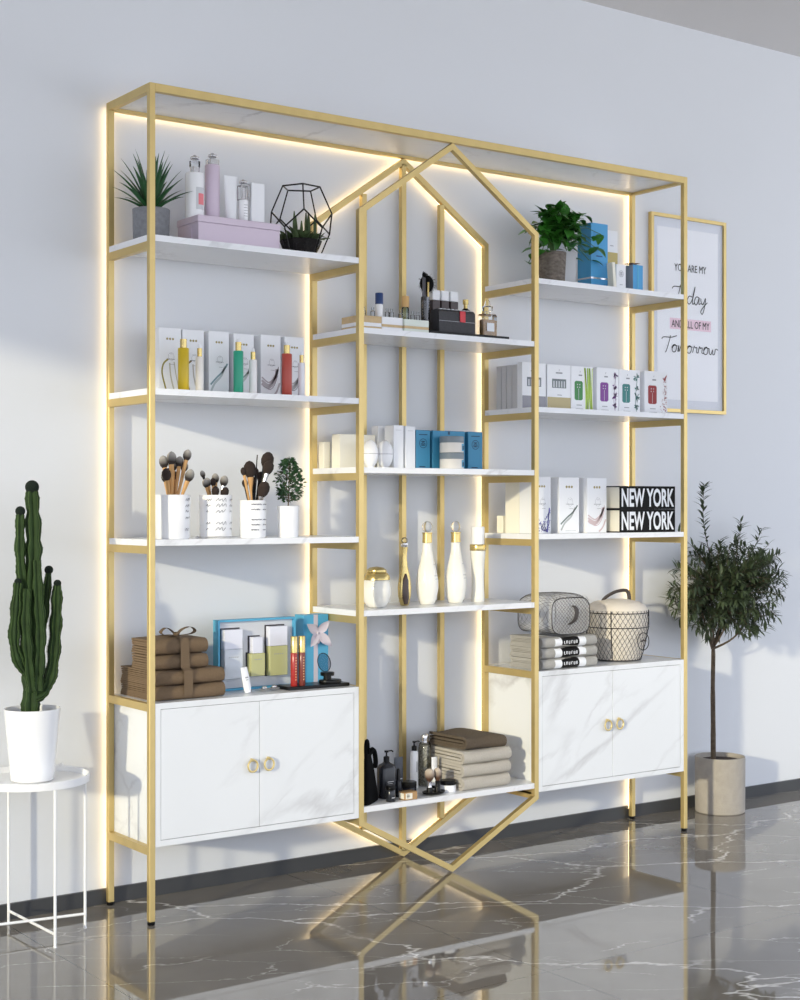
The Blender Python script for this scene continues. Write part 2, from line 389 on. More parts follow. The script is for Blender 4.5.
# ------------------------------------------------------------------ plants
def blade(mb, base, az, tilt, L, w, droop=.6, n=7, seed=0):
    """a long pointed leaf, V-shaped in section"""
    p = Vector(base); el = tilt; pts = []
    for i in range(n+1):
        t = i/n; pts.append((p.copy(), el)); el -= droop/n*(.4+1.2*t)
        p = p+Vector((math.cos(az)*math.cos(el), math.sin(az)*math.cos(el), math.sin(el)))*(L/n)
    side = Vector((-math.sin(az), math.cos(az), 0)); vs = []; fs = []
    for i, (q, e) in enumerate(pts):
        t = i/n; ww = w*(.75+.5*t if t < .3 else .9*(1-((t-.3)/.7)**1.6))+.0003
        up = Vector((-math.cos(az)*math.sin(e), -math.sin(az)*math.sin(e), math.cos(e)))
        vs += [q+side*ww+up*ww*.5, q, q-side*ww+up*ww*.5]
    for i in range(n):
        for k in (0, 1): fs.append((i*3+k, i*3+k+1, i*3+k+4, i*3+k+3))
    mb.add(vs, fs)
def leaf(mb, p, d, up, L, w, fold=.25, n=4, droop=.15):
    """a small leaf from p along d"""
    d = Vector(d).normalized(); s = d.cross(Vector(up))
    if s.length < 1e-3: s = d.orthogonal()
    s.normalize(); u = s.cross(d).normalized(); vs = []; fs = []; p = Vector(p)
    for i in range(n+1):
        t = i/n; q = p+d*L*t-u*(droop*L*t*t); ww = w*math.sin(PI*(t**.8)*.96+.06)*.5
        vs += [q+s*ww+u*ww*fold, q, q-s*ww+u*ww*fold]
    for i in range(n):
        for k in (0, 1): fs.append((i*3+k, i*3+k+1, i*3+k+4, i*3+k+3))
    mb.add(vs, fs)
def potshape(r0, r1, h, wall=.004, soil=.9):
    return [(r0*.96, 0), (r0, .003), (r1, h-.001), (r1-.001, h), (r1-wall, h), (r1-wall-.001, h*soil)]

t = thing('potted_aloe', 'spiky green aloe in a grey concrete pot on the top left shelf', 'plant', (.064, .12, 1.64))
MB().lathe(potshape(.044, .046, .083), 32).build('pot', CONC, t, True)
MB().lathe([(.0405, .073), (.03, .076), (0.001, .077)], 20, cap=False).build('soil', SOIL, t, True)
m = MB(); rr = random.Random(3)
for k in range(32):
    ring = k/32; az = k*2.399; tilt = 1.5-ring*1.0+rr.uniform(-.08, .08)
    if math.sin(az) > .35: tilt = max(tilt, .75)
    blade(m, (.006*math.cos(az), .006*math.sin(az), .074), az, tilt, (.172-ring*.075)*(rr.uniform(.86, 1.03)), .0088, droop=.2+.35*ring)
m.build('leaves', GREEN, t, True)

t = thing('potted_pothos', 'trailing leafy green plant in a dark stone pot on the top right shelf', 'plant', (1.353, .1, 1.64))
MB().lathe(potshape(.037, .042, .098), 28).build('pot', STONE, t, True)
MB().lathe([(.037, .087), (.02, .09), (.001, .091)], 20, cap=False).build('soil', SOIL, t, True)
m = MB(); st = MB(); rr = random.Random(11)
for k in range(52):
    az = rr.uniform(0, 2*PI); R = rr.uniform(.04, .105); 
    ex = R*math.cos(az)+.028; ey = R*math.sin(az)*.72; ez = rr.uniform(.10, .225)-.4*max(0, R-.06)
    if k < 7: az = [.0, -.2, .15, -.4, PI, 2.9, -2.8][k]; R = [.165, .15, .13, .12, .10, .11, .095][k]; ex = R*math.cos(az)+.02; ey = R*math.sin(az)*.6-.01; ez = [.17, .115, .09, .14, .08, .06, .13][k]
    ey = max(-.085, min(.11, ey))
    path = smoothpath([(0, 0, .088), (ex*.35, ey*.35, .11+ez*.45), (ex, ey, ez)], 5)
    st.tube(path, .0011, 4)
    for q in range(3, len(path)):
        if rr.random() < .6+.4*(q == len(path)-1):
            d = (rr.uniform(-1, 1)+ex*4, rr.uniform(-1, .7)+ey*3, rr.uniform(-.35, .6))
            leaf(m, path[q], d, (0, -.3, 1), rr.uniform(.034, .048), rr.uniform(.024, .032), fold=.3, n=5, droop=.35)
m.build('foliage', POTHOS, t, True, 80); st.build('stem', mat('stem_green', S(70, 110, 50), .6), t)

t = thing('potted_boxwood', 'small bushy green plant in a white pot on the brush shelf', 'plant', (.418, .055, .915))
MB().lathe(potshape(.0255, .0285, .08, .002), 28).build('pot', WHITEG, t, True)
MB().lathe([(.0255, .072), (.01, .074), (.001, .075)], 16, cap=False).build('soil', SOIL, t, True)
m = MB(); st = MB(); rr = random.Random(5); st.tube([(0, 0, .072), (.002, 0, .12), (.004, 0, .19)], [.002, .0015, .0008], 5)
for k in range(620):
    z = rr.uniform(.092, .2); tq = (z-.09)/.11; R = .036*math.sin(PI*min(1, (tq*.85+.12)))**.7*rr.uniform(.3, 1)
    az = rr.uniform(0, 2*PI); leaf(m, (.003+R*math.cos(az), R*math.sin(az), z), (math.cos(az)+rr.uniform(-1, 1), math.sin(az)+rr.uniform(-1, 1), rr.uniform(-.6, 1.2)), (rr.uniform(-1, 1), rr.uniform(-1, 0), 1), rr.uniform(.009, .013), .0080, n=2)
    if k % 12 == 0: st.tube([(.002, 0, max(.09, z-.02)), (.003+R*math.cos(az), R*math.sin(az), z)], .0006, 3)
m.build('foliage', BUSHY, t, True, 80); st.build('stem', BARK, t)

# olive tree standing by the wall on the right
t = thing('olive_tree', 'small olive tree with a slim trunk in a round concrete pot beside the rack', 'tree', (2.123, .150, 0))
MB().lathe(potshape(.080, .081, .18, .005, .93), 40).build('pot', CONC2, t, True)
MB().lathe([(.0755, .165), (.05, .170), (.001, .172)], 28, cap=False).build('soil', SOIL, t, True)
tr = MB(); tr.tube(smoothpath([(-.032, 0, .165), (-.028, .004, .28), (-.034, 0, .40), (-.032, 0, .53), (-.038, 0, .60)], 5), [.0085]*5+[.0078]*5+[.007]*5+[.006]*5+[.004], 9)
fol = MB(); rr = random.Random(21)
def twig(path, r0, leaves):
    n = len(path); tr.tube(path, [r0*(1-.75*i/(n-1)) for i in range(n)], 4)
    P = [Vector(p) for p in path]
    for k in range(leaves):
        f = .08+.92*k/leaves; i = min(n-2, int(f*(n-1))); q = P[i].lerp(P[i+1], f*(n-1)-i); d = (P[i+1]-P[i]).normalized()
        for s in (1, -1):
            a = rr.uniform(0, 2*PI); o = d.orthogonal().normalized(); o.rotate(Matrix.Rotation(a, 3, d))
            v = d*.7+o*s*.9+Vector((0, 0, .15))
            L = rr.uniform(.024, .040); e = q+v.normalized()*L
            if e.y > .098: v.y = -abs(v.y)
            leaf(fol, q, v, (0, 0, 1), L, .0085, fold=.3, n=3, droop=.2)
def clampy(p): return (p[0], max(-.155, min(.088, p[1])), p[2])
CC = Vector((0, -.035, .715))
for e in ((-.11, -.05, .66), (.09, -.06, .64), (-.06, .05, .74), (.1, .03, .74), (-.02, -.09, .72), (-.05, 0, .86), (.05, -.03, .84)):
    m_ = clampy((-.036*.4+e[0]*.5, e[1]*.5, .5*.5+e[2]*.5-.005)); p_ = smoothpath([(-.036, 0, .53), m_, e], 5); tr.tube(p_, [.0045-.003*i/(len(p_)-1) for i in range(len(p_))], 5)
twig(smoothpath([(-.05, 0, .84), (-.075, 0, .93), (-.080, 0, 1.0), (-.072, 0, 1.062)], 6), .002, 26)
ends = [(.10, 0, .945), (.14, .03, .935), (.24, 0, .865), (-.2, 0, .91), (-.235, -.03, .80), (.255, -.02, .775), (-.23, .02, .70), (.2, 0, .92), (.26, -.03, .83)]
for k in range(170):
    az = rr.uniform(0, 2*PI); u = -.95+1.95*(k/170); R = math.sqrt(max(0, 1-u*u))
    ends.append((.222*R*math.cos(az), .15*R*math.sin(az)-.035, .72+.155*u+.02*rr.uniform(-1, 1)))
for k, e in enumerate(ends):
    e = Vector(clampy(e)); b = CC+(e-CC)*rr.uniform(.15, .5)+Vector((rr.uniform(-.02, .02), 0, rr.uniform(-.03, .01)))
    mid = clampy(tuple(b.lerp(e, .5)+Vector((rr.uniform(-.015, .015), 0, rr.uniform(-.005, .02)))))
    twig(smoothpath([clampy(tuple(b)), mid, tuple(e)], 6), .0014, rr.randint(11, 15))
tr.build('trunk', BARK, t, True); fol.build('foliage', OLIVE, t, True, 80)

# cactus on the side table
TX, TY = -.258, .09
tb_ = thing('side_table', 'round white metal side table with thin crossed legs beside the rack', 'table', (TX, TY, 0))
m = MB(); R = .1325
m.lathe([(R-.012, .354), (R, .356), (R+.0005, .372), (R-.0015, .3735), (R-.003, .372), (R-.004, .3595), (0.001, .3585)], 48); m.build('tray_top', WMET, tb_, True, 30)
for a in (92, 272, -8, 172):
    x, y = (.1275)*math.cos(math.radians(a)), (.1275)*math.sin(math.radians(a))
    MB().tube([(x, y, .003), (x, y, .355)], .0035, 10).build('leg', WMET, tb_, True)
    MB().lathe([(.004, 0), (.0042, .003), (.003, .0035)], 10, (x, y)).build('foot', WMET, tb_, True)
for a in (92, -8):
    x, y = .127*math.cos(math.radians(a)), .127*math.sin(math.radians(a)); dz = .0 if a == 92 else .004
    MB().tube([(x, y, .03+dz), (-x, -y, .03+dz)], .0033, 10).build('cross_bar', WMET, tb_, True)
kx, ky = .157*math.cos(.15), .157*math.sin(.15)
MB().ball((.108, .077, .374), .0055).build('knob', WMET, tb_, True)

t = thing('potted_cactus', 'tall branching green column cactus in a white pot on the side table', 'plant', (-.256, .088, .3588))
MB().lathe([(.044, 0), (.049, .004), (.0645, .166), (.065, .168), (.062, .168), (.061, .15)], 48).build('pot', WHITEG, t, True)
MB().lathe([(.0605, .150), (.03, .153), (.001, .154)], 24, cap=False).build('soil', SOIL, t, True)
U = .002318
def cpx(u, v): return ((u-31)*U, (600-v)*U*1.0+.777-.3588)
ridg = MB(); body = MB(); balls = []; hr = random.Random(8)
def arm(pts, r, ball=None, ph=0):
    path = []
    for u, v, y in pts:
        x, z = cpx(u, v); path.append((x, y, z))
    path = smoothpath(path, 14); n = len(path); ns = 5; seg = ns*6
    Ls = [0]
    for i in range(1, n): Ls.append(Ls[-1]+(Vector(path[i])-Vector(path[i-1])).length)
    rad = [r*(1.1+.15*math.sin(l/.06*2*PI+ph)+.06*math.sin(l/.013*2*PI))*(1-.30*(l/Ls[-1])**6) for l in Ls]
    shape = [(.60+.55*abs(math.cos(PI*k/6))**1.6) for k in range(seg)]
    body.tube(path, rad, seg, shape=shape)
    # pale areole ridges
    P = [Vector(p) for p in path]; prev = None
    for j in range(ns):
        line = []
        for i in range(n):
            tt_ = (P[min(i+1, n-1)]-P[max(i-1, 0)]).normalized()
            u = Vector((1, 0, 0)); u = (u-tt_*u.dot(tt_)).normalized() if i == 0 else (pu-tt_*pu.dot(tt_)).normalized()
            pu = u; w_ = tt_.cross(u); a = 2*PI*j/ns
            line.append(tuple(P[i]+(u*math.cos(a)+w_*math.sin(a))*rad[i]*1.155))
        ridg.tube(line, .0005, 3)
        for i in range(1, n-1):
            for q in range(2):
                c0 = P[i]; o_ = (Vector(line[i])-c0).normalized(); d_ = (o_+Vector((hr.uniform(-.7, .7), hr.uniform(-.7, .7), hr.uniform(-.6, .8)))).normalized(); p_ = Vector(line[i])-o_*.001; w3 = d_.orthogonal().normalized()*.0004
                ridg.add([p_-w3, p_+w3, p_+d_*.0036], [(0, 1, 2)])
    if ball: x, z = cpx(*ball[:2]); balls.append(((x, path[-1][1], z), ball[2]*U))
arm([(29, 712, 0), (30.5, 660, 0), (31, 600, 0), (32.5, 540, 0), (30.7, 491, 0)], .0160, (30.7, 487, 6.6))
arm([(27, 600, .004), (21, 575, .004), (18.2, 550, 0), (18.4, 512, 0)], .0095, (18.4, 511, 4.7), 1)
arm([(29, 676, -.004), (17, 663, -.008), (10.5, 640, -.01), (12, 610, -.01), (14.2, 582, -.01)], .0105, (14.2, 581, 3.4), 2)
arm([(28, 690, -.012), (23, 655, -.018), (20.5, 620, -.018), (22, 588, -.018)], .0105, None, 3)
arm([(34, 690, -.012), (36, 640, -.016), (34, 600, -.016), (33, 560, -.012)], .0115, None, 1.5)
arm([(32, 660, .01), (41, 643, .014), (46, 615, .014), (50.8, 572, .014)], .0085, (51, 570.5, 4.2), 2.2)
arm([(31, 697, -.004), (43, 690, -.006), (51, 668, -.006), (54.5, 630, -.006), (56.3, 586, -.006)], .0120, (56.5, 584, 3.7), .6)
body.build('stems', CACT, t, True, 75); ridg.build('ridges', CACTR, t); [MB().ball(c_, r_*1.05, 16, 10).build('tip_ball', CACTB, t, True) for c_, r_ in balls]

# geometric terrarium
def dodeca():
    ph = (1+5**.5)/2; vs = [Vector(v) for v in [(x, y, z) for x in (-1, 1) for y in (-1, 1) for z in (-1, 1)]]
    for a in (-1/ph, 1/ph):
        for b in (-ph, ph): vs += [Vector((0, a, b)), Vector((a, b, 0)), Vector((b, 0, a))]
    ez = []; e = 2/ph
    for i in range(20):
        for j in range(i+1, 20):
            if abs((vs[i]-vs[j]).length-e) < 1e-3: ez.append((i, j))
    nb = {i: [a+b-i for a, b in ez if i in (a, b)] for i in range(20)}
    faces = set()
    for a in range(20):
        for b in nb[a]:
            for c_ in nb[b]:
                if c_ == a: continue
                for d in nb[c_]:
                    if d in (a, b): continue
                    for e_ in nb[d]:
                        if e_ in nb[a] and e_ not in (a, b, c_):
                            n_ = (vs[b]-vs[a]).cross(vs[c_]-vs[a])
                            if abs(n_.dot(vs[d]-vs[a])) < 1e-3 and abs(n_.dot(vs[e_]-vs[a])) < 1e-3: faces.add(tuple(sorted((a, b, c_, d, e_))))
    f0 = sorted(faces)[0]; nrm = sum((vs[i] for i in f0), Vector()).normalized()
    q = nrm.rotation_difference(Vector((0, 0, 1))); vs = [q @ v for v in vs]
    return vs, ez, faces, f0
dv, de, dfc, dtop = dodeca()
t = thing('geometric_terrarium', 'black framed geometric glass terrarium of succulents on the top left shelf', 'terrarium', (.498, .122, 1.641), 0)
zmax = max(v.z for v in dv); rmax = max(math.hypot(v.x, v.y) for v in dv)
rot = Matrix.Rotation(math.radians(14), 3, 'Z')
pv = [rot @ Vector((v.x/rmax*.083, v.y/rmax*.083, (v.z/zmax+1)*.0935+.0018)) for v in dv]
m = MB()
for a, b in de: m.tube([pv[a], pv[b]], .0021, 6)
m.build('frame', BLACK, t)
m = MB()
for fc in dfc:
    if fc == dtop: continue
    c_ = sum((pv[i] for i in fc), Vector())/5; ref = (pv[fc[0]]-c_).normalized(); nn = (pv[fc[0]]-c_).cross(pv[fc[1]]-c_).normalized()
    o = sorted(fc, key=lambda i: math.atan2(nn.dot(ref.cross(pv[i]-c_)), ref.dot(pv[i]-c_)))
    m.add([pv[i] for i in o], [(0, 1, 2, 3, 4)])
m.build('glass_panes', GLASSP, t)
MB().lathe([(.036, .005), (.049, .030), (.056, .048), (.03, .054), (.001, .056)], 10).build('soil', mat('black_gravel', S(24, 22, 22), .9, var=.5, vscale=200, bump=1), t)
m = MB(); rr = random.Random(9)
for k in range(9):
    x, y = rr.uniform(-.035, .035), rr.uniform(-.03, .03); h = rr.uniform(.045, .085)
    m.tube([(x, y, .05), (x, y, .05+h*.6), (x, y, .05+h)], [.004, .0042, .0015], 7)
for k in range(90):
    az = rr.uniform(0, 2*PI); x, y = .048*math.sqrt(rr.random())*math.cos(az), .04*rr.uniform(-1, 1)
    blade(m, (x, y, .05), az, rr.uniform(.3, 1.3), rr.uniform(.022, .036), .008, .4, 4)
m.build('succulents', mat('succulent_green', S(66, 84, 50), .6, var=.4, vscale=60), t, True)

# ------------------------------------------------------------------ cosmetics boxes with printed artwork
def logo_dots(mb, x, z, w, y):
    for k in range(3):
        cx_ = x+(k-1)*w*.36; mb.ribbon([(cx_-w*.13, z), (cx_+w*.13, z)], w*.18, y); mb.ribbon([(cx_, z-w*.14), (cx_, z+w*.14)], w*.09, y)
def carton(name, label, x0, x1, y0, y1, z0, z1, art=None, body=WHITE, group=None, seed=0, rz=0):
    t = thing(name, label, 'box', ((x0+x1)/2, (y0+y1)/2, z0), rz, group)
    W, Dp, Hh = x1-x0, y1-y0, z1-z0
    MB().box(-W/2, W/2, -Dp/2, Dp/2, 0, Hh, .0006).build('carton', body, t)
    if art: art(t, W, -Dp/2-.0003, Hh, seed)
    return t
INKG = mat('gold_print', S(176, 160, 110), .5, .3)
def art_line(colour, kind):
    m_ = mat('print_'+kind, colour, .6)
    m2 = mat('print_pale_'+kind, tuple(.5*c_+.38 for c_ in colour[:3])+(1,), .6)
    def f(t, W, y, Hh, seed):
        g = MB(); logo_dots(g, 0, Hh*.83, W*.36, y); g.build('logo', INKG, t)
        l = MB(); rr = random.Random(seed)
        l.ribbon([(-W*.16, Hh*.52), (W*.22, Hh*.52)], .0010, y); l.ribbon([(W*.0, Hh*.44), (W*.2, Hh*.44)], .0006, y); l.ribbon([(W*.0, Hh*.60), (W*.12, Hh*.60)], .0006, y)
        l.ribbon([(.13*W*math.cos(a)+W*.05, Hh*.56+.16*W*math.sin(a)) for a in [PI*k/10 for k in range(21)]], .0004, y)
        l.build('printed_text', INK, t)
        d = MB(); e = MB()
        if kind in ('vine', 'leafy'):
            d.ribbon(smooth2([(-W*.08, Hh*.52), (-W*.30, Hh*.44), (-W*.36, Hh*.30), (-W*.24, Hh*.12), (-W*.16, Hh*.02)]), .0042, y)
            e.ribbon(smooth2([(-W*.02, Hh*.46), (W*.02, Hh*.28), (W*.12, Hh*.12), (W*.2, Hh*.02)]), .0036, y)
            e.ribbon(smooth2([(W*.18, Hh*.48), (W*.26, Hh*.3), (W*.4, Hh*.06)]), .0026, y)
        elif kind in ('branch', 'sprig', 'fern'):
            d.ribbon(smooth2([(-W*.42, Hh*.16), (-W*.1, Hh*.28), (W*.2, Hh*.38), (W*.42, Hh*.50)]), .0046, y)
            e.ribbon(smooth2([(-W*.40, Hh*.05), (-W*.22, Hh*.18), (W*.1, Hh*.30), (W*.3, Hh*.46)]), .0056, y)
            e.ribbon(smooth2([(-W*.2, Hh*.04), (W*.1, Hh*.05), (W*.34, Hh*.045)]), .0012, y)
        elif kind in ('petal', 'rose', 'blush'):
            for q in range(3):
                e.ribbon(smooth2([(-W*.45, Hh*(.22+.05*q)), (-W*.1, Hh*(.16+.04*q)), (W*.2, Hh*(.28+.03*q)), (W*(.30+.05*q), Hh*.46)]), .0075-.0018*q, y)
            d.ribbon(smooth2([(-W*.4, Hh*.18), (-W*.05, Hh*.13), (W*.18, Hh*.2), (W*.34, Hh*.36), (W*.38, Hh*.5)]), .0014, y)
            e.ribbon(smooth2([(W*.1, Hh*.02), (W*.3, Hh*.1), (W*.45, Hh*.24)]), .0050, y)
        else:
            for q in range(150):
                x = rr.uniform(-.45, .46)*W; z = Hh*(.02+.40*rr.random()*(.35+abs(x/W)*1.3)); (d if q % 2 else e).ribbon([(x, z), (x+rr.uniform(-.002, .002), z+.003)], .0028, y)
            d.ribbon(smooth2([(W*.3, Hh*.02), (W*.36, Hh*.25), (W*.42, Hh*.45)]), .004, y)
        d.build('artwork', m_, t); e.build('artwork', m2, t)
    return f
zb = 1.2752
boxesA = [(.085, .146, art_line(S(150, 140, 70), 'vine'), 'white cosmetic box with olive vine print, leftmost in its row behind the yellow bottle', 1.436),
 (.1505, .210, art_line(S(120, 100, 60), 'leafy'), 'white cosmetic box directly behind the yellow bottle and its white companion', 1.4352),
 (.2245, .282, art_line(S(140, 165, 172), 'branch'), 'white cosmetic box with pale grey-blue branch print and nothing in front', 1.436),
 (.2955, .355, art_line(S(150, 170, 165), 'sprig'), 'white cosmetic box standing behind the green bottle', 1.4345),
 (.3755, .435, art_line(S(120, 92, 110), 'petal'), 'white cosmetic box with mauve petal print left of the red bottle', 1.4365),
 (.4475, .507, art_line(S(96, 80, 88), 'rose'), 'white cosmetic box standing behind the red bottle', 1.436)]
for i, (a, b, f, lab, zt_) in enumerate(boxesA): carton('cosmetic_box', lab, a, b, .12, .168, zb, zt_, f, WHITE, 'cosmetic boxes behind the coloured bottles', i)
def dropper(x, y, z, r, hb, hc, col, label, glossy=.35, top=True, capm=None):
    t = thing('lotion_bottle', label, 'bottle', (x, y, z), 0, 'slim bottles with gold collars')
    MB().lathe([(r*.93, 0), (r, .0015), (r, hb-.002), (r*.92, hb), (r*.6, hb+.0002)], 24).build('bottle_body', mat('bottle_colour', col, glossy), t, True)
    MB().lathe([(r*.62, hb), (r*.62, hc)], 20).build('collar', GOLD2 if capm is None else capm, t, True)
    if top: MB().lathe([(r*.42, hc), (r*.42, hc+.007), (r*.3, hc+.009)], 16).build('nozzle', WHITE, t, True)
dropper(.121, .06, zb, .0135, .106, .128, S(206, 176, 32), 'slim yellow bottle with gold cap on the bottled cosmetics shelf', top=False)
dropper(.1655, .06, zb, .0100, .087, .108, S(236, 232, 226), 'white bottle with gold collar just right of the yellow bottle')
dropper(.275, .06, zb, .0125, .108, .130, S(46, 158, 128), 'slim green bottle with gold collar')
dropper(.3175, .06, zb, .0100, .088, .108, S(234, 232, 232), 'white bottle with gold collar just right of the green bottle')
dropper(.417, .06, zb, .0132, .109, .131, S(176, 74, 62), 'slim brick red bottle with gold collar')
dropper(.4615, .06, zb, .0088, .088, .108, S(230, 230, 236), 'white bottle with gold collar just right of the red bottle')

# ------------------------------------------------------------------ top left shelf: lilac chest and bottles
z0 = 1.6402
t = thing('lilac_gift_box', 'flat lilac lidded box on the top left shelf under the bottles', 'box', (.269, .096, z0))
MB().box(-.1165, .1165, -.054, .054, 0, .052, .001).build('box_base', LILAC, t)
MB().box(-.1185, .1185, -.056, .056, .0523, .069, .0012).build('lid', LILAC, t)
m = MB(); m.box(-.1195, -.1168, -.022, .022, .014, .044); m.build('label_plate', LILACP, t, label='small raised frame on the short side')
def crown(t, r, z):
    m = MB(); m.lathe([(r*.35, z), (r*.35, z+.004)], 12)
    for k in range(8):
        a = 2*PI*k/8; m.ball((r*.62*math.cos(a), r*.62*math.sin(a), z+.008), r*.36, 8, 6, (1, 1, .9))
    m.ball((0, 0, z+.010), r*.5, 10, 6); m.build('flower_stopper', SILVER, t, True)
zl = z0+.0693
t = thing('tall_bottle', 'tall white bottle with pink label and flower stopper on the lilac box', 'bottle', (.1735, .100, zl))
MB().lathe([(.0225, 0), (.0235, .002), (.0235, .108), (.0225, .112), (.013, .114)], 28).build('bottle_body', WHITEG, t, True)
MB().lathe([(.0118, .114), (.0118, .128)], 20).build('collar', SILVER, t, True)
MB().lathe([(.0135, .1282), (.0135, .142), (.010, .1422)], 20).build('clear_cap', GLASS, t, True)
crown(t, .0125, .1425)
def curved_label(r, a0, a1, za, zb_, n=8):
    m = MB(); vs = []; 
    for k in range(n+1):
        a = math.radians(a0+(a1-a0)*k/n); vs += [(r*math.cos(a), r*math.sin(a), za), (r*math.cos(a), r*math.sin(a), zb_)]
    m.add(vs, [(2*k, 2*k+2, 2*k+3, 2*k+1) for k in range(n)]); return m
curved_label(.0238, -110, -50, .02, .075).build('paper_label', LGREY, t); curved_label(.0240, -95, -52, .032, .06).build('pink_label', mat('coral', S(232, 130, 138), .5), t)
t = thing('tall_bottle', 'tall lilac bottle with flower stopper on the lilac box', 'bottle', (.2275, .108, zl))
MB().lathe([(.018, 0), (.0188, .002), (.0188, .139), (.017, .141)], 28).build('bottle_body', LILACP, t, True)
MB().lathe([(.0175, .1412), (.0175, .154), (.012, .156)], 20).build('collar', SILVER, t, True); crown(t, .0125, .156)
t = thing('squeeze_tube', 'plain white squeeze tube standing cap-down on the lilac box', 'tube', (.2695, .088, zl))
m = MB(); rg = []
for z, rx, ry in ((.004, .0125, .0125), (.02, .0135, .012), (.07, .017, .0075), (.116, .0195, .0012)): rg.append([(rx*math.cos(a), ry*math.sin(a), z) for a in [2*PI*k/20 for k in range(20)]])
m.rings(rg).build('tube_body', WHITE, t, True); MB().lathe([(.0125, 0), (.0125, .0045)], 20).build('cap', LGREY, t, True)
t = thing('small_bottle', 'small white serum bottle with framed silver cap and flower stopper on the lilac box', 'bottle', (.3065, .09, zl))
MB().lathe([(.012, 0), (.0127, .001), (.0127, .058), (.011, .06)], 20).build('bottle_body', WHITEG, t, True)
m = MB()
for a in range(4):
    x, y = .0105*(1 if a in (0, 3) else -1), .0105*(1 if a < 2 else -1); m.tube([(x, y, .06), (x, y, .096)], .0016, 6)
for z in (.061, .096): m.tube([(.0105*sx, .0105*sy, z) for sx, sy in ((1, 1), (-1, 1), (-1, -1), (1, -1))], .0016, 6, loop=True)
m.lathe([(.006, .06), (.006, .09)], 12); m.build('cap_frame', SILVER, t, True); crown(t, .0115, .097)
m = MB()
for k in range(5): m.ribbon([(-.006, .018+k*.007), (.006-.001*(k % 2), .018+k*.007)], .0012, -.0129)
m.build('printed_text', GREY, t)
tag(MB().box(-.019, .019, -.012, .012, 0, .106, .0008).build('tall_carton', WHITE, None, loc=(.344, .092, zl)), 'plain white upright carton at the right end of the lilac box', 'box')

# ------------------------------------------------------------------ brush shelf
z3 = .9152
def scribble(mb, x0, x1, z, r, amp, seed):
    """a line of looping handwriting wrapped round a cylinder of radius r; x is arc length"""
    rr = random.Random(seed); pts = []; x = x0; k = 0
    while x < x1:
        pts.append((x+rr.uniform(-.0006, .0006)+(amp*.5 if k % 2 else -amp*.1), z+(amp if k % 2 else -amp)*rr.uniform(.4, 1.1))); x += amp*.95; k += 1
    pts = smooth2(pts, 3); vs = []; n = len(pts)
    for i, p in enumerate(pts):
        q = pts[min(i+1, n-1)]; o = pts[max(i-1, 0)]; dx, dz = q[0]-o[0], q[1]-o[1]; l = math.hypot(dx, dz) or 1
        for s in (1, -1):
            a = -PI/2+(p[0]-dz/l*s*.0005)/r; vs.append(((r+.0003)*math.cos(a), (r+.0003)*math.sin(a), p[1]+dx/l*s*.0005))
    mb.add(vs, [(2*i, 2*i+1, 2*i+3, 2*i+2) for i in range(n-1)])
def jar(x, y, r, h, label, cols, seed):
    t = thing('brush_jar', label, 'jar', (x, y, z3), 0, 'white handwritten brush jars')
    MB().lathe([(r*.90, 0), (r*.955, .003), (r, h-.001), (r-.0008, h), (r-.003, h), (r*.9-.003, .01), (.001, .006)], 40).build('jar_body', WHITEG, t, True)
    m = MB(); n = 0
    for c_ in cols:
        for row in range(6):
            if (row+seed) % 6 == 5: continue
            scribble(m, c_[0], c_[1]-(.004*(row % 3)), h*(.88-.135*row)+.001, r, .0036*c_[2] if c_[2] else .0017, seed*20+n); n += 1
    m.build('handwriting', INK, t)
    return t
jar(.0885, .055, .0435, .107, 'white brush jar partly behind the front left post, handwriting on its right side', [(.014, .036, 1)], 1)
jar(.2185, .075, .0415, .107, 'white brush jar with large handwriting, middle one of the three', [(-.045, -.030, .8), (-.020, .012, 1.35), (.020, .040, .8)], 2)
jar(.311, .05, .0338, .094, 'white brush jar holding dark brushes next to the small potted plant', [(-.022, .006, 0), (.010, .032, 0)], 3)
def brush(jx, jy, jr, hx, hz, hr, handle, bris, label, group, y=None, long=1.25, hw=.0022, thin=False, ferr=None):
    """a make-up brush standing in a jar, its head at (hx, hz)"""
    hy = jy+(y or 0)
    fx = jx-(hx-jx)*.28; fy = jy-(hy-jy)*.4; base = Vector((fx, fy, z3+.010)); top = Vector((hx, hy, hz)); ax = (top-base); L = ax.length; ax.normalize()
    t = thing('makeup_brush', label, 'brush', base, 0, group); t.rotation_mode = 'QUATERNION'; t.rotation_quaternion = Vector((0, 0, 1)).rotation_difference(ax)
    hr *= SZ; he = L-hr*long
    if thin:
        MB().lathe([(hw, 0), (hw*1.2, L*.6), (hw*.7, L)], 8).build('handle', handle, t, True); return
    MB().lathe([(hw*.7, 0), (hw, L*.3), (hw*1.15, he*.75)], 8).build('handle', handle, t, True)
    MB().lathe([(hw*1.2, he*.75), (hr*.5, he)], 10).build('ferrule', ferr or handle, t, True)
    MB().lathe([(hr*.48, he-.001), (hr*.85, he+hr*.5), (hr, he+hr*1.1), (hr*.9, he+hr*1.8), (hr*.5, he+hr*2.3), (.0003, he+hr*2.5)], 14, sy=.8).build('bristles', bris, t, True)
G1, G2, G3 = 'brushes in the left jar', 'brushes in the middle jar', 'brushes in the right jar'
SZ = 1.14
place1 = [(.062, 1.072, .0105, DBRIS, -.02), (.070, 1.103, .0105, SBRIS, .01), (.086, 1.112, .011, SBRIS, .0), (.100, 1.096, .010, SBRIS, .02), (.113, 1.104, .009, SBRIS, .01), (.129, 1.120, .0095, SBRIS, 0), (.124, 1.070, .0105, SBRIS, -.022), (.106, 1.070, .008, DBRIS, .024)]
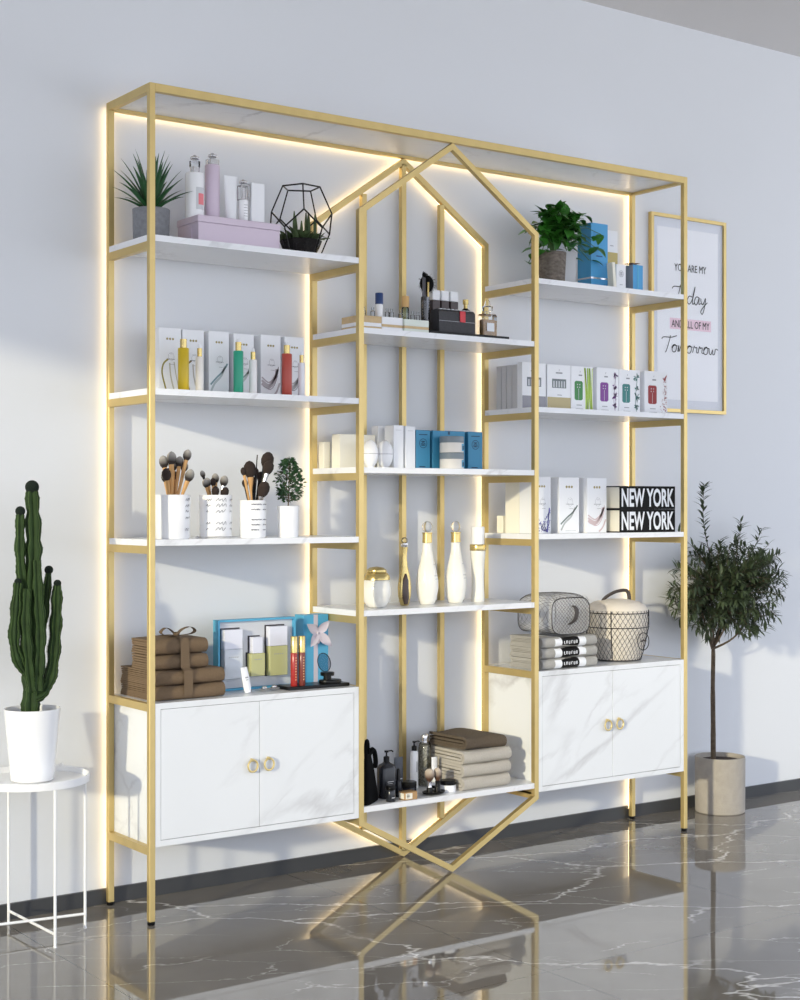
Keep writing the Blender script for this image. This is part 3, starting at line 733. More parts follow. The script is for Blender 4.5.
names1 = ['dark-tipped brush beside the post in the left jar', 'grey brush just right of the front post in the left jar', 'large grey brush with wide wooden handle in the left jar', 'grey brush behind the widest handle in the left jar', 'small grey brush near the right of the left jar', 'tallest grey-tipped brush in the left jar', 'low front grey-tipped oval brush at the right of the left jar', 'dark brush low at the back of the left jar']
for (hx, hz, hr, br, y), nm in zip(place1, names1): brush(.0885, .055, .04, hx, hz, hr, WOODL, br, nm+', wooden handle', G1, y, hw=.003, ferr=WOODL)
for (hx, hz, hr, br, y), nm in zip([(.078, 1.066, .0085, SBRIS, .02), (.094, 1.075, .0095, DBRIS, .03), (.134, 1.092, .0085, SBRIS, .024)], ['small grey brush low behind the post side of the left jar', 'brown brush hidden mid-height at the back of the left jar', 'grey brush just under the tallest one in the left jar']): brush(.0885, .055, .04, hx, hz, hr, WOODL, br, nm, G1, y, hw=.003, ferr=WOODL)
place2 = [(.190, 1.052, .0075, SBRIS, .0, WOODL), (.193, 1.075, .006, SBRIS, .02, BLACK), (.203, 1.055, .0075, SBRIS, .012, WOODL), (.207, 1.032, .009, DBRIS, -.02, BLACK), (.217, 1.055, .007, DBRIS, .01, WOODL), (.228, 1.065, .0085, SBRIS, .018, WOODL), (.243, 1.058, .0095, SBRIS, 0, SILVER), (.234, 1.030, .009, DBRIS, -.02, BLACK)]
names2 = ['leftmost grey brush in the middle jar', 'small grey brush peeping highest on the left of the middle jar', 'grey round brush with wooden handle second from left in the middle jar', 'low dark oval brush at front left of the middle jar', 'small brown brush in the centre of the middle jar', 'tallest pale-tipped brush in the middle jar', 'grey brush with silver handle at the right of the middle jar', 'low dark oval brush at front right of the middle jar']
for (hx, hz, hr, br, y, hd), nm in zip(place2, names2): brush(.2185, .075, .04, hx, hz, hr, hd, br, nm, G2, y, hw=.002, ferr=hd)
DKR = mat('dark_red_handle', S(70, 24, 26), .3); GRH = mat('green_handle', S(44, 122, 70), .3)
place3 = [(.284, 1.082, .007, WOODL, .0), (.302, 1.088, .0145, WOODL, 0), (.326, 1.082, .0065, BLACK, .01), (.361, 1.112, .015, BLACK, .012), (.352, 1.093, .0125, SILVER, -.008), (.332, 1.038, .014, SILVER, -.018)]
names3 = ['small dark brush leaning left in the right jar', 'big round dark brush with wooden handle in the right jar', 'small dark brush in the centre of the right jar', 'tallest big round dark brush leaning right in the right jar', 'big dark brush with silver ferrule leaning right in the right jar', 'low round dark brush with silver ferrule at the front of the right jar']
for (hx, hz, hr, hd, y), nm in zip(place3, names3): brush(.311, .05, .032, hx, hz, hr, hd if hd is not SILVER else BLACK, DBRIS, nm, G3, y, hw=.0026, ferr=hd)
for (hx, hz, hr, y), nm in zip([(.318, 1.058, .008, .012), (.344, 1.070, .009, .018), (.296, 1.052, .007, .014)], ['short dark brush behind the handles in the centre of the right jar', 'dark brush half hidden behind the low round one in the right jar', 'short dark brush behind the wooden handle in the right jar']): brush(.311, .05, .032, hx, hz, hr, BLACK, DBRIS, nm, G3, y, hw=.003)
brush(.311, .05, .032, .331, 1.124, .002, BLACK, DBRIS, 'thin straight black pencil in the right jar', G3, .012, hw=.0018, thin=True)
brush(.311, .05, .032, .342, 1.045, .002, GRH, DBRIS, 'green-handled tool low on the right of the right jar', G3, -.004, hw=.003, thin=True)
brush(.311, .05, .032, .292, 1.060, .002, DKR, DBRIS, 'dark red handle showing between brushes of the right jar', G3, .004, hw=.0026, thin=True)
t = thing('makeup_brush', 'slim silver brush lying on the shelf between the first two jars', 'brush', (.137, .012, z3+.0036), 0)
MB().tube([(0, 0, 0), (.11, .006, 0)], .0014, 8).build('handle', SILVER, t, True); MB().ball((-.004, 0, 0), .0034, 10, 7, (1.6, 1, 1)).build('tip', GREY, t, True)

# ------------------------------------------------------------------ towels
def hairpin(y0, y1, z0, z1, th, n=8):
    """folded layer seen from its end: closed outline of a U with the fold at y0"""
    r = (z1-z0)/2; zc_ = (z0+z1)/2; o = []; i = []
    for k in range(n+1):
        a = PI/2+PI*k/n; o.append((y0+r+r*math.cos(a), zc_+r*math.sin(a)))
    ri = max(r-th, .0006)
    for k in range(n+1):
        a = PI/2+PI*k/n; i.append((y0+r+ri*math.cos(a), zc_+ri*math.sin(a)))
    return [(y1, z1)]+o+[(y1, z0)]+[(y1, zc_-ri)]+list(reversed(i))+[(y1, zc_+ri)]
def towel(t, W, Dp, h, layers, m, wav=.0012, seed=0, name='towel'):
    """several nested folds in one cloth, fold facing -y"""
    mb = MB(); rr = random.Random(seed); th = h/2/layers*.86; nx = 10
    for L in range(layers):
        ins = L*h/2/layers; poly = hairpin(-Dp/2+ins*1.1, Dp/2-.002*L, ins, h-ins, th)
        rg = []
        for k in range(nx+1):
            u = k/nx; x = -W/2+W*u; e = 1-(.10*h/Dp if k in (0, nx) else 0)
            dz = wav*math.sin(u*7+seed+L); dy = wav*math.sin(u*5+seed*2)
            rg.append([(x, y*e+dy, max(0, (z-h/2)*(e if k in (0, nx) else 1)+h/2+(dz*(z/h)))) for y, z in poly])
        n = len(poly); vs = [p for r_ in rg for p in r_]; fs = []
        for a in range(nx):
            for k in range(n):
                k2 = (k+1) % n; fs.append((a*n+k, (a+1)*n+k, (a+1)*n+k2, a*n+k2))
        # end faces as strips so the U stays open
        half = n//2
        for a, fl in ((0, 0), (nx, 1)):
            for k in range(half-0):
                p, q, r_, s_ = k, k+1, n-1-(k+1), n-1-k
                if q < r_: f_ = (a*n+p, a*n+q, a*n+r_, a*n+s_); fs.append(f_ if not fl else tuple(reversed(f_)))
        mb.add(vs, fs)
    return mb.build(name, m, t, True, 50)
def towel_thing(label, x0, x1, y0, y1, z0, h, layers, m, group, seed=0, rz=0, cat='towel'):
    o = towel(None, x1-x0, y1-y0, h, layers, m, seed=seed, name='folded_towel')
    o.location = ((x0+x1)/2, (y0+y1)/2, z0); o.rotation_euler = (0, 0, rz); return tag(o, label, cat, group)
z4 = .5252
gb = 'brown folded towels tied with a ribbon'
towel_thing('brown folded towel at the bottom of the ribbon-tied stack', .030, .222, .028, .222, z4, .0345, 4, BRN, gb, 1)
towel_thing('brown folded towel second from bottom of the ribbon-tied stack', .030, .220, .028, .222, z4+.036, .0345, 4, BRN, gb, 2)
towel_thing('smaller brown folded towel third up in the ribbon-tied stack', .030, .183, .045, .16, z4+.072, .036, 3, BRN, gb, 3)
towel_thing('smaller brown folded towel on top of the ribbon-tied stack', .030, .183, .045, .16, z4+.109, .0375, 3, BRN, gb, 4)
t = thing('ribbon', 'wide brown ribbon with a bow tied round the brown towel stack', 'ribbon', (.116, .1, z4))
m = MB(); xs = (-.013, .013)
path = [(.1225, .002), (-.066, .002), (-.0755, .012), (-.0765, .06), (-.074, .070), (-.062, .076), (-.0585, .085), (-.0575, .135), (-.050, .1480), (-.035, .1497), (.04, .1497), (.058, .147)]
vs = [];
path = smooth2(path[1:], 3)
for y, z in path: vs += [(-.012, y, z), (.012, y, z)]
m.add(vs, [(2*i, 2*i+1, 2*i+3, 2*i+2) for i in range(len(path)-1)]); m.build('band', BRNR, t, True)
m = MB()
for s in (-1, 1):
    lp = smoothpath([(0, -.01, .1515), (s*.016, -.012, .166), (s*.034, -.02, .172), (s*.047, -.02, .162), (s*.034, -.018, .154), (0, -.012, .1515)], 5)
    vs = []
    for x, y, z in lp: vs += [(x, y-.009, z), (x, y+.009, z)]
    m.add(vs, [(2*i, 2*i+1, 2*i+3, 2*i+2) for i in range(len(lp)-1)])
m.ball((0, -.012, .155), .008, 10, 6, (1, 1.2, .7)); m.build('bow', BRNR, t, True)

gw = 'beige folded towels stacked at the bottom of the middle bay'
for k, nm in enumerate(('bottom', 'middle', 'top')):
    towel_thing(f'thick beige folded towel, {nm} one of the beige stack beside the white jar' if k < 2 else 'thick beige folded towel just under the brown towel', .958, 1.122+.003*k, .012, .222, .2113+.0357*k, .0352, 2, BEI, gw, k+6)
o = towel(None, .150, .165, .034, 2, BRND, .003, 9, 'folded_towel'); o.location = (1.040, .105, .3200); o.rotation_euler = (0, .03, .05)
tag(o, 'dark umber folded towel lying on top of the beige towels', 'towel')

gg = 'grey folded towels with black and white bands'
for k, nm in enumerate(('bottom', 'middle', 'top')):
    t = thing('banded_towel', f'grey folded towel with black band, {nm} one of three under the wire bag', 'towel', (1.352, .092, z4+.0305*k), 0, gg)
    towel(t, .212, .150, .0298, 4, GREYT, .0008, k+12, 'cloth')
    for a, b, mm in ((-.060, -.0332, WHITE), (-.0330, .0330, BLACK), (.0332, .060, WHITE)):
        m = MB(); hh = .0150; pl = []
        for q in range(9):
            an = PI/2+PI*q/8; pl.append((-.075+.015+.0162*math.cos(an), .0149+.0146*math.sin(an)))
        pl = [(.05, .0297)]+pl+[(.05, .0001)]
        vs = []
        for y, z in pl: vs += [(a, y, z), (b, y, z)]
        m.add(vs, [(2*i, 2*i+1, 2*i+3, 2*i+2) for i in range(len(pl)-1)]); m.build('paper_band', mm, t, True)
    m = MB(); yb = -.0765
    for q, xx in enumerate((-.026, -.018, -.008, .002, .011, .020)):
        m.ribbon([(xx, .011), (xx, .019)], .0022, yb); m.ribbon([(xx, .019 if q % 2 else .011), (xx+.004, .019 if q % 2 else .011)], .0018, yb)
        if q % 3: m.ribbon([(xx+.004, .011), (xx+.004, .019)], .0016, yb)
    m.build('band_print', WHITE, t)

# ------------------------------------------------------------------ wire bags
def diamond(fn, nu, nv, step, r=.0007, closed=True):
    """diamond wire mesh over a surface fn(u, v)"""
    mb = MB()
    for s in (1, -1):
        for k in range(nu):
            path = []
            for j in range(nv+1):
                u = (k+s*step*j)/nu
                if not closed and not (0 <= u <= 1): 
                    if len(path) > 1: mb.tube(path, r, 3, cap=False)
                    path = []; continue
                path.append(fn(u, j/nv))
            if len(path) > 1: mb.tube(path, r, 3, cap=False)
    return mb
CANV = mat('cream_canvas', S(226, 218, 206), .9, bump=.3, bscale=600)
t = thing('wire_bag', 'round cream canvas bag in a dark wire cage with a leather handle', 'bag', (1.634, .121, z4))
def rb(v): return .072+.024*min(1, v*1.5)**.8
def f2(u, v): a = 2*PI*u; r = rb(v)+.0012; return (r*math.cos(a), r*math.sin(a), .003+.150*v)
MB().lathe([(rb(v)-.0015, .002+.150*v) for v in [k/8 for k in range(9)]]+[(.088, .165), (.068, .177), (.035, .184), (.001, .186)], 36).build('canvas_body', CANV, t, True, 60)
diamond(f2, 38, 10, .62, .0006).build('wire_mesh', WIRE, t)
m = MB()
for v in (0.0, .66, .95): m.tube([f2(k/40, v) for k in range(40)], .0014, 5, loop=True)
m.tube([f2(.60, v/6) for v in range(7)], .0012, 5); m.build('wire_hoop', WIRE, t, True)
m = MB(); hp = [Matrix.Rotation(-.45, 3, 'Z') @ Vector(q) for q in smoothpath([(-.050, 0, .168), (-.038, 0, .188), (-.006, 0, .206), (.026, 0, .211), (.037, 0, .202), (.040, 0, .180)], 5)]
m.tube(hp, .0062, 8, shape=[1, .8, .6, .8, 1, .8, .6, .8]); m.build('leather_handle', LEATH, t, True)
a0 = -1.46; r_ = .101; tg = Matrix.Translation((r_*math.cos(a0), r_*math.sin(a0), .062)) @ Matrix.Rotation(a0+PI/2-.4, 4, 'Z')
m = MB(); m.tube([(.019*math.cos(a), -.003, .026*math.sin(a)) for a in [2*PI*k/24 for k in range(24)]], .0013, 5, loop=True); m.xform(tg).build('oval_badge_ring', WIRE, t, True)
m = MB(); m.ribbon([(-.010, .0), (0, .003), (.010, .002)], .005, -.0040); m.xform(tg).build('badge', LEATH, t)

t = thing('wire_bag', 'rounded grey wire mesh bag lying on the grey towels with a dark strap', 'bag', (1.356, .096, z4+.0925))
def outl(u):
    """rounded arch outline in x, z"""
    a = u*2*PI; x = .080*max(-1, min(1, 1.25*math.cos(a))); z = .060+.0585*max(-1, min(1, 1.2*math.sin(a))); 
    x = .080*math.copysign(abs(math.cos(a))**.5, math.cos(a)); z = .060+.0585*math.copysign(abs(math.sin(a))**.5, math.sin(a)); return x, z
def f1(u, v): x, z = outl(u); k = 1-.10*(abs(2*v-1))**4; return (x*k*1.02, -.075+.15*v, .001+(z)*k+.003)
NET = mat('grey_net', S(222, 222, 222), .9, alpha=.35)
m = MB(); m.rings([[f1(k/40, v/6) for k in range(40)] for v in range(7)]); m.build('net_lining', NET, t, True, 60)
diamond(f1, 30, 12, .55, .00045).build('wire_mesh', WIRE, t)
m = MB()
for s in (1, -1):
    for k in range(-9, 14):
        path = []
        for j in range(25):
            x = -.078+.156*j/24; z = .06+(k*.012-.0)+s*(x)*.95
            u = None
            xx = abs(x)/.078; lim = .0565*(1-xx**4)**.25 if xx < 1 else 0
            if abs(z-.062) < lim: path.append((x*.96, -.0775, z))
        if len(path) > 1: m.tube(path, .0004, 3, cap=False)
m.build('wire_mesh', WIRE, t)
m = MB()
for v in (0, 1): m.tube([f1(k/48, v) for k in range(48)], .0015, 5, loop=True)
m.build('wire_rim', WIRE, t, True)
m = MB(); hp = smoothpath([(.006, -.079, .088), (.014, -.084, .078), (.012, -.087, .060), (.004, -.085, .044), (-.010, -.080, .034)], 4)
m.rings([[(x-.007, y, z), (x+.007, y, z), (x+.007, y+.002, z), (x-.007, y+.002, z)] for x, y, z in hp]); m.build('strap', LEATH, t, True)

# ------------------------------------------------------------------ gift box with perfume set
t = thing('gift_box', 'open blue gift box with white lining displaying three bottles on the left cabinet', 'box', (.365, .1, z4))
m = MB(); W = .115; Hh = .180
m.box(-W, W, .0420, .0450, 0, Hh); m.box(-W, W, .018, .0420, 0, .005); m.box(-W, W, .018, .0420, Hh-.005, Hh); m.box(-W, -W+.005, .018, .0420, .005, Hh-.005); m.box(W-.005, W, .018, .0420, .005, Hh-.005)
m.build('box_shell', TEAL, t); MB().box(-W+.0052, W-.0052, .028, .0418, .0052, Hh-.0052).build('white_lining', LGREY, t)
for xc_, w_, a_, b_ in ((-.0755, .055, .029, .159), (-.0045, .0435, .032, .094), (-.0045, .032, .094, .1365), (.0575, .056, .030, .162)):  # dark plates on the lining, painted shade along the bottle edges
    MB().box(xc_-w_/2-.0035, xc_+w_/2, .0272, .0279, a_, b_).build('shade_plate', mat('shadow_card', S(60, 56, 62), .8), t, label='dark plate standing in for shade around a bottle')
def flatbottle(label, xc, w_, zb_, zm, zt_, capc, bodyc, wcap, mark=True):
    t = thing('perfume_bottle', label, 'bottle', (xc, .117, zb_), 0)
    MB().box(-w_/2, w_/2, -.010, .0105, 0, zm-zb_, .0012).build('bottle_body', bodyc, t); MB().box(-wcap/2, wcap/2, -.009, .0105, zm-zb_+.0003, zt_-zb_, .001).build('cap', capc, t)
    if mark:
        m = MB(); zz = (zm-zb_)*.72
        for k in range(5): m.ribbon([(-w_*.26+k*w_*.11, zz), (-w_*.20+k*w_*.11, zz+.002)], .002, -.0103)
        m.build('printed_text', GREY, t)
LAVW = mat('silvery_white', S(226, 228, 240), .15); YG = mat('yellow_green_liquid', S(190, 190, 136), .15); PALE = mat('frosted_silver', S(208, 214, 222), .2)
flatbottle('large silvery white perfume bottle at the left of the open blue gift box', .289, .053, .556, .631, .681, LAVW, PALE, .053)
flatbottle('small yellow-green perfume bottle in the middle of the open blue gift box', .360, .042, .559, .617, .659, LAVW, YG, .030)
flatbottle('large yellow-green perfume bottle at the right of the open blue gift box', .422, .054, .557, .633, .684, LAVW, YG, .054)
t = thing('squeeze_tube', 'small white tube leaning in front of the open blue gift box', 'tube', (.300, .055, z4+.001), 0, rot=(-.12, -.12, 0))
m = MB(); rg = []
for z, rx, ry in ((.0, .008, .006), (.012, .0105, .006), (.04, .0105, .004), (.064, .009, .001)): rg.append([(rx*math.cos(a), ry*math.sin(a), z) for a in [2*PI*k/16 for k in range(16)]])
m.rings(rg).build('tube_body', WHITE, t, True); m = MB(); m.ribbon([(-.004, .038), (.004, .038)], .003, -.0062); m.ribbon([(-.004, .032), (.003, .032)], .0015, -.0062); m.build('printed_text', GREY, t)
for (x, y), lab in (((.352, .062), 'small silver trinket dish, nearer the white tube, on the left cabinet'), ((.386, .070), 'small silver trinket dish nearer the red lipsticks on the left cabinet')):
    t = thing('trinket_dish', lab, 'dish', (x, y, z4), 0, 'silver trinket dishes')
    MB().lathe([(.006, 0), (.0125, .003), (.014, .006), (.0125, .0058), (.006, .003), (.001, .0025)], 20).build('dish', SILVER, t, True); MB().ball((0, 0, .0085), .0062, 12, 8, (1.3, 1, .7)).build('lid', SILVER, t, True)
tray = tag(MB().box(-.0935, .0935, -.032, .032, 0, .0085, .001).build('display_tray', BLACK, None, loc=(.5005, .0665, z4)), 'flat glossy black tray with red lipsticks and a compact on the left cabinet', 'tray')
for x, col, lab in ((.4325, S(168, 50, 46), 'bright red lip gloss with gold cap on the black tray'), (.4560, S(124, 62, 54), 'brownish red lip gloss with gold cap on the black tray')):
    t = thing('lip_gloss', lab, 'cosmetic', (x, .05, z4+.0087), 0, 'lip glosses on the black tray')
    MB().lathe([(.0084, 0), (.009, .001), (.009, .084), (.0085, .085)], 20).build('tube_body', mat('lip_red', col, .2), t, True); MB().lathe([(.0088, .0853), (.0088, .126), (.008, .1275)], 20).build('cap', GOLD2, t, True)
    m = MB()
    for k in range(9): curved = curved_label(.0092, -100, -75, .015+k*.007, .018+k*.007, 2); m.v, m.f, m.mi = m.v+curved.v, m.f+[tuple(i+len(m.v) for i in f_) for f_ in curved.f], m.mi+curved.mi
    m.build('printed_text', mat('gold_ink', S(220, 170, 120), .4), t)
t = thing('powder_compact', 'black powder compacts stacked with a round mirror on the black tray', 'cosmetic', (.548, .058, z4+.0087))
MB().lathe([(.031, 0), (.032, .002), (.031, .008), (.029, .009)], 28, sy=.78).build('compact_base', BLACK, t, True)
MB().lathe([(.0105, .0092), (.0105, .018), (.018, .019), (.0185, .027), (.017, .028)], 24, (-.006, .004)).build('compact_pan', BLACK, t, True)
m = MB(); M_ = Matrix.Translation((-.016, .004, .0535)) @ Matrix.Rotation(-.62, 4, 'Z') @ Matrix.Rotation(-.1, 4, 'X') @ Matrix.Rotation(-.25, 4, 'Y')
m.tube([(.0165*math.cos(a), 0, .0245*math.sin(a)) for a in [2*PI*k/28 for k in range(28)]], .0010, 6, loop=True); m.xform(M_).build('mirror_rim', BLACK, t, True)
m = MB(); m.prism([(.0162*math.cos(a), .0242*math.sin(a)) for a in [2*PI*k/28 for k in range(28)]], -.0004, .0004); m.xform(M_).build('mirror', thin_glass('smoky_glass', (.68, .70, .74, 1), .1), t)
RIB = mat('grey_satin_ribbon', S(206, 198, 208), .4)
t = thing('gift_box', 'upright turquoise gift box with a pale ribbon bow on the left cabinet', 'box', (.5575, .163, z4))
MB().box(-.039, .039, -.022, .022, 0, .181, .0008).build('carton', TEAL, t)
m = MB(); m.box(-.0075, .0055, -.0226, -.0221, 0, .181); m.build('ribbon_band', RIB, t)
m = MB()
for an, L, w_ in ((2.55, .046, .020), (.75, .046, .020), (-2.2, .044, .020), (-.75, .055, .021), (-1.5, .03, .012)):
    leaf(m, (0, -.026, .133), (math.cos(an), -.12, math.sin(an)), (0, -1, 0), L, w_*1.25, fold=.5, n=6, droop=-.1)
m.ball((0, -.030, .133), .004, 10, 6); m.build('bow', RIB, t, True, 80)

# ------------------------------------------------------------------ middle bay, top shelf (perfume samples and tray)
zc1 = 1.4602
def layered(x0, x1, y0, y1, label, mats_, g):
    t = thing('sample_case', label, 'box', ((x0+x1)/2, (y0+y1)/2, zc1), 0, g); W = (x1-x0)/2; Dp = (y1-y0)/2; z = 0
    for nm, hh, mm in mats_: MB().box(-W, W, -Dp, Dp, z, z+hh-.0002, .0004).build(nm, mm, t); z += hh
gs = 'layered sample cases holding little vials'
layered(.635, .7065, .05, .135, 'tan and white layered sample case beside the front post on the middle bay', [('tray_layer', .011, TAN), ('lid_layer', .010, WHITE), ('tray_layer', .012, TAN), ('lid_layer', .006, TAN)], gs)
layered(.708, .776, .05, .12, 'white layered sample case with a tan stripe under the navy capped bottle', [('tray_layer', .013, WHITE), ('stripe', .007, TAN), ('lid_layer', .020, WHITE)], gs)
layered(.778, .860, .045, .12, 'pale green-white sample case with tan stripe next to the black tray', [('tray_layer', .013, mat('mint_white', S(218, 226, 218), .5)), ('stripe', .007, TAN), ('lid_layer', .018, mat('mint_white', S(218, 226, 218), .5))], gs)
for x, y, z, capc, bod, lab in ((.7195, .08, zc1+.0402, mat('navy_cap', S(38, 64, 116), .35), WHITEG, 'small white bottle with navy blue cap'), (.806, .08, zc1+.0382, mat('peach_cap', S(206, 166, 108), .4), thin_glass('green_glass', (.80, .90, .82, 1), .35), 'small pale green glass bottle with tan cap')):
    t = thing('sample_bottle', lab, 'bottle', (x, y, z)); MB().lathe([(.0095, 0), (.0102, .001), (.0102, .033), (.008, .036)], 20).build('bottle_body', bod, t, True); MB().lathe([(.0107, .0362), (.0107, .064), (.0098, .066)], 20).build('cap', capc, t, True)
labs = ['leftmost clear glass vial next to the front post', 'clear glass vial left of the navy capped bottle', 'clear glass vial just right of the navy capped bottle', 'clear glass vial midway between the two capped bottles', 'clear glass vial just left of the tan capped bottle', 'clear glass vial right of the tan capped bottle', 'rightmost clear glass vial before the pen holder']
for (x, z), lab in zip(((.666, .0392), (.695, .0392), (.742, .0402), (.757, .0402), (.787, .0382), (.827, .0382), (.845, .0382)), labs):
    t = thing('glass_vial', lab, 'vial', (x, .075, zc1+z), 0, 'clear sample vials')
    MB().lathe([(.0055, 0), (.006, .001), (.006, .016), (.003, .018), (.003, .020)], 14).build('vial_body', GLASS, t, True); MB().lathe([(.0036, .0203), (.0036, .026)], 12).build('stopper', GLASS, t, True)
tag(MB().box(-.141, .141, -.068, .068, 0, .013, .001).build('display_tray', BLACK, None, loc=(1.006, .116, zc1)), 'thin black tray under the perfumes in the middle bay', 'tray')
zt = zc1+.0133
t = thing('pen_holder', 'clear grey glass holder with cosmetic pencils', 'holder', (.8815, .09, zt))
MB().lathe([(.0118, 0), (.0124, .001), (.0124, .096), (.0112, .096), (.0112, .004), (.001, .003)], 20).build('glass_cup', thin_glass('smoke_glass', (.55, .56, .60, 1), .35), t, True)
MB().lathe([(.0110, .005), (.0110, .085), (.001, .086)], 16).build('grey_filler', mat('smoke_grey', S(120, 122, 130), .4), t, True)
for (dx, dy, z1, br, col), lab in zip(((-.0085, -.002, .166, 0, GREY), (.001, .004, .166, 1, GREY), (.0066, -.004, .150, 0, GOLD2)), ('grey cosmetic pencil at the left in the glass holder', 'grey cosmetic brush in the centre of the glass holder', 'gold tipped cosmetic pencil at the right in the glass holder')):
    t = thing('cosmetic_pencil', lab, 'pencil', (.8815+dx, .09+dy, zt+.0865), 0, 'pencils in the glass holder'); h_ = z1-.0865
    MB().lathe([(.0027, 0), (.0027, h_*.75), (.0022, h_*.8)], 10).build('barrel', mat('pencil_dark', S(84, 84, 90), .3, .3) if col is GREY else GOLD2, t, True)
    MB().lathe([(.0030, h_*.8), (.0034, h_*.9), (.0008, h_)], 10).build('tip', BLACKM, t, True)
t = thing('powder_puff', 'round black fluffy powder brush behind the cosmetic pencils', 'brush', (.909, .120, zt))
MB().lathe([(.0035, 0), (.003, .10), (.005, .120)], 10).build('handle', BLACK, t, True)
m = MB(); rr = random.Random(2); m.ball((0, 0, .138), .022, 14, 10, (1, .7, 1.1))
for k in range(90):
    d = Vector((rr.uniform(-1, 1), rr.uniform(-.6, .6), rr.uniform(-1, 1))).normalized(); p = Vector((d.x*.020, d.y*.014, .138+d.z*.023)); leaf(m, p, d, (0, 0, 1), .009, .003, n=2)
m.build('bristles', BLACKM, t, True)
for k, (x, lab) in enumerate(((.942, 'nail polish box with white cap, left of the three on the tray'), (.9735, 'nail polish box with white cap, middle of the three on the tray'), (1.006, 'nail polish box with white cap, right of the three on the tray'))):
    t = thing('polish_bottle', lab, 'bottle', (x, .130, zt), 0, 'dark bottles with square white caps')
    MB().box(-.0135, .0135, -.011, .011, 0, .096, .001).build('bottle_body', mat('umber_gloss', S(58, 44, 44), .2), t); MB().box(-.0128, .0128, -.0105, .0105, .0962, .124, .001).build('cap', WHITE, t)
t = thing('clutch_case', 'dark grey case with a red tag on the black tray', 'case', (.967, .078, zt))
DG = mat('charcoal_cloth', S(56, 56, 60), .6, var=.15, vscale=200)
m = MB(); m.prism([(-.022, 0), (.022, 0), (.0215, .052), (.015, .062), (-.012, .064), (-.0215, .056)], -.063, .063, 'yz'); m.build('case_body', DG, t)
MB().box(-.0635, .0635, -.0224, -.0221, .030, .0315).build('seam', GREY, t); MB().box(.008, .026, -.0250, -.0222, .030, .060).build('red_tag', mat('red_tag', S(206, 52, 62), .4), t)
m = MB()
for k in range(9): m.box(-.058+k*.0135, -.050+k*.0135, -.019, -.012, .0625, .0645)
m.build('stitching', LGREY, t)
t = thing('perfume_bottle', 'round black perfume bottle with gold neck behind the dark case', 'bottle', (1.062, .140, zt))
m = MB(); m.lathe([(.012, 0), (.022, .012), (.0275, .034), (.026, .055), (.018, .074), (.008, .082)], 24, sy=.6); m.build('bottle_body', BLACK, t, True); MB().lathe([(.0058, .0825), (.0058, .094), (.0085, .0945), (.0085, .108)], 16).build('cap', GOLD2, t, True)
t = thing('perfume_bottle', 'square clear amber perfume bottle with cut glass stopper at the tray end', 'bottle', (1.109, .100, zt))
m = MB(); m.box(-.0265, .0265, -.014, .014, 0, .066, .004); m.build('glass_body', GLASS, t); MB().box(-.022, .022, -.0105, .0105, .004, .050, .002).build('amber_liquid', mat('amber', S(196, 160, 120), .2), t)
MB().box(-.013, .013, -.0150, -.0142, .016, .040).build('paper_label', WHITE, t)
m = MB(); m.lathe([(.008, .066), (.008, .073), (.015, .076), (.016, .088), (.009, .091), (.006, .103), (.003, .108)], 8); m.build('stopper', GLASS, t)

# ------------------------------------------------------------------ middle bay, second shelf
z2 = 1.0962
tag(MB().box(-.058, .058, -.020, .020, 0, .092, .0008).build('tall_carton', CREAM, None, loc=(.694, .165, z2)), 'wide cream carton behind the front post and white spheres', 'box')
tag(MB().box(-.010, .010, -.013, .013, 0, .072, .0008).build('tall_carton', CREAM, None, loc=(.630, .212, z2)), 'narrow low cream carton at the far left end of the sphere shelf', 'box')
tag(MB().box(-.010, .010, -.016, .016, 0, .117, .0008).build('tall_carton', WHITE, None, loc=(.772, .162, z2)), 'slim tall white carton behind the right white sphere', 'box')
for x, r, lab in ((.694, .0215, 'white round jar with a seam, left one partly behind the post'), (.7415, .0228, 'white round jar with a seam, right one beside the tall white cartons')):
    t = thing('sphere_jar', lab, 'jar', (x, .085, z2), 0, 'white round jars')
    h_ = .076; hw = h_/2
    pr = [(r*.45, 0)]+[(r*math.sin(a), hw-hw*math.cos(a)) for a in [PI*(k+2)/14 for k in range(5)]]+[(r, hw-.0006)]
    MB().lathe(pr, 28).build('bowl', WHITEG, t, True)
    MB().lathe([(r, hw+.0008)]+[(r*math.sin(a), hw-hw*math.cos(a)) for a in [PI*(k+8)/14 for k in range(6)]]+[(.0008, h_)], 28).build('lid', WHITEG, t, True)
    MB().lathe([(r*.97, hw-.0007), (r*.97, hw+.0009)], 28).build('seam', GREY, t, True)
t = thing('tall_carton', 'tall white carton, left of the pair beside the blue boxes', 'box', (.784, .102, z2), 0, 'pair of tall white cartons'); MB().box(-.0165, .0165, -.022, .022, 0, .117, .0008).build('carton', WHITE, t); m = MB(); m.ribbon([(-.009, .104), (.009, .104)], .0015, -.0224); m.build('printed_text', LGREY, t)
t = thing('tall_carton', 'tall white carton touching the first blue box', 'box', (.8235, .102, z2), 0, 'pair of tall white cartons'); MB().box(-.0165, .0165, -.022, .022, 0, .116, .0008).build('carton', WHITE, t); m = MB(); m.ribbon([(-.009, .103), (.009, .103)], .0015, -.0224); m.build('printed_text', LGREY, t)
def emblem(mb, x, z, r, y):
    mb.ribbon([(x+r*math.cos(a), z+r*math.sin(a)) for a in [2*PI*k/24 for k in range(25)]], r*.14, y)
    for s in (1, -1):     # two interlocked round letters
        cx_ = x+s*r*.22; pts = [(cx_+s*r*.42*math.cos(a), z+r*.48*math.sin(a)) for a in [math.radians(45+270*k/14) for k in range(15)]]
        mb.ribbon(pts, r*.18, y); mb.ribbon([(pts[-1][0], pts[-1][1]), (cx_+s*r*.30, z-.02*r), (cx_-s*0*r, z-.02*r)], r*.15, y)
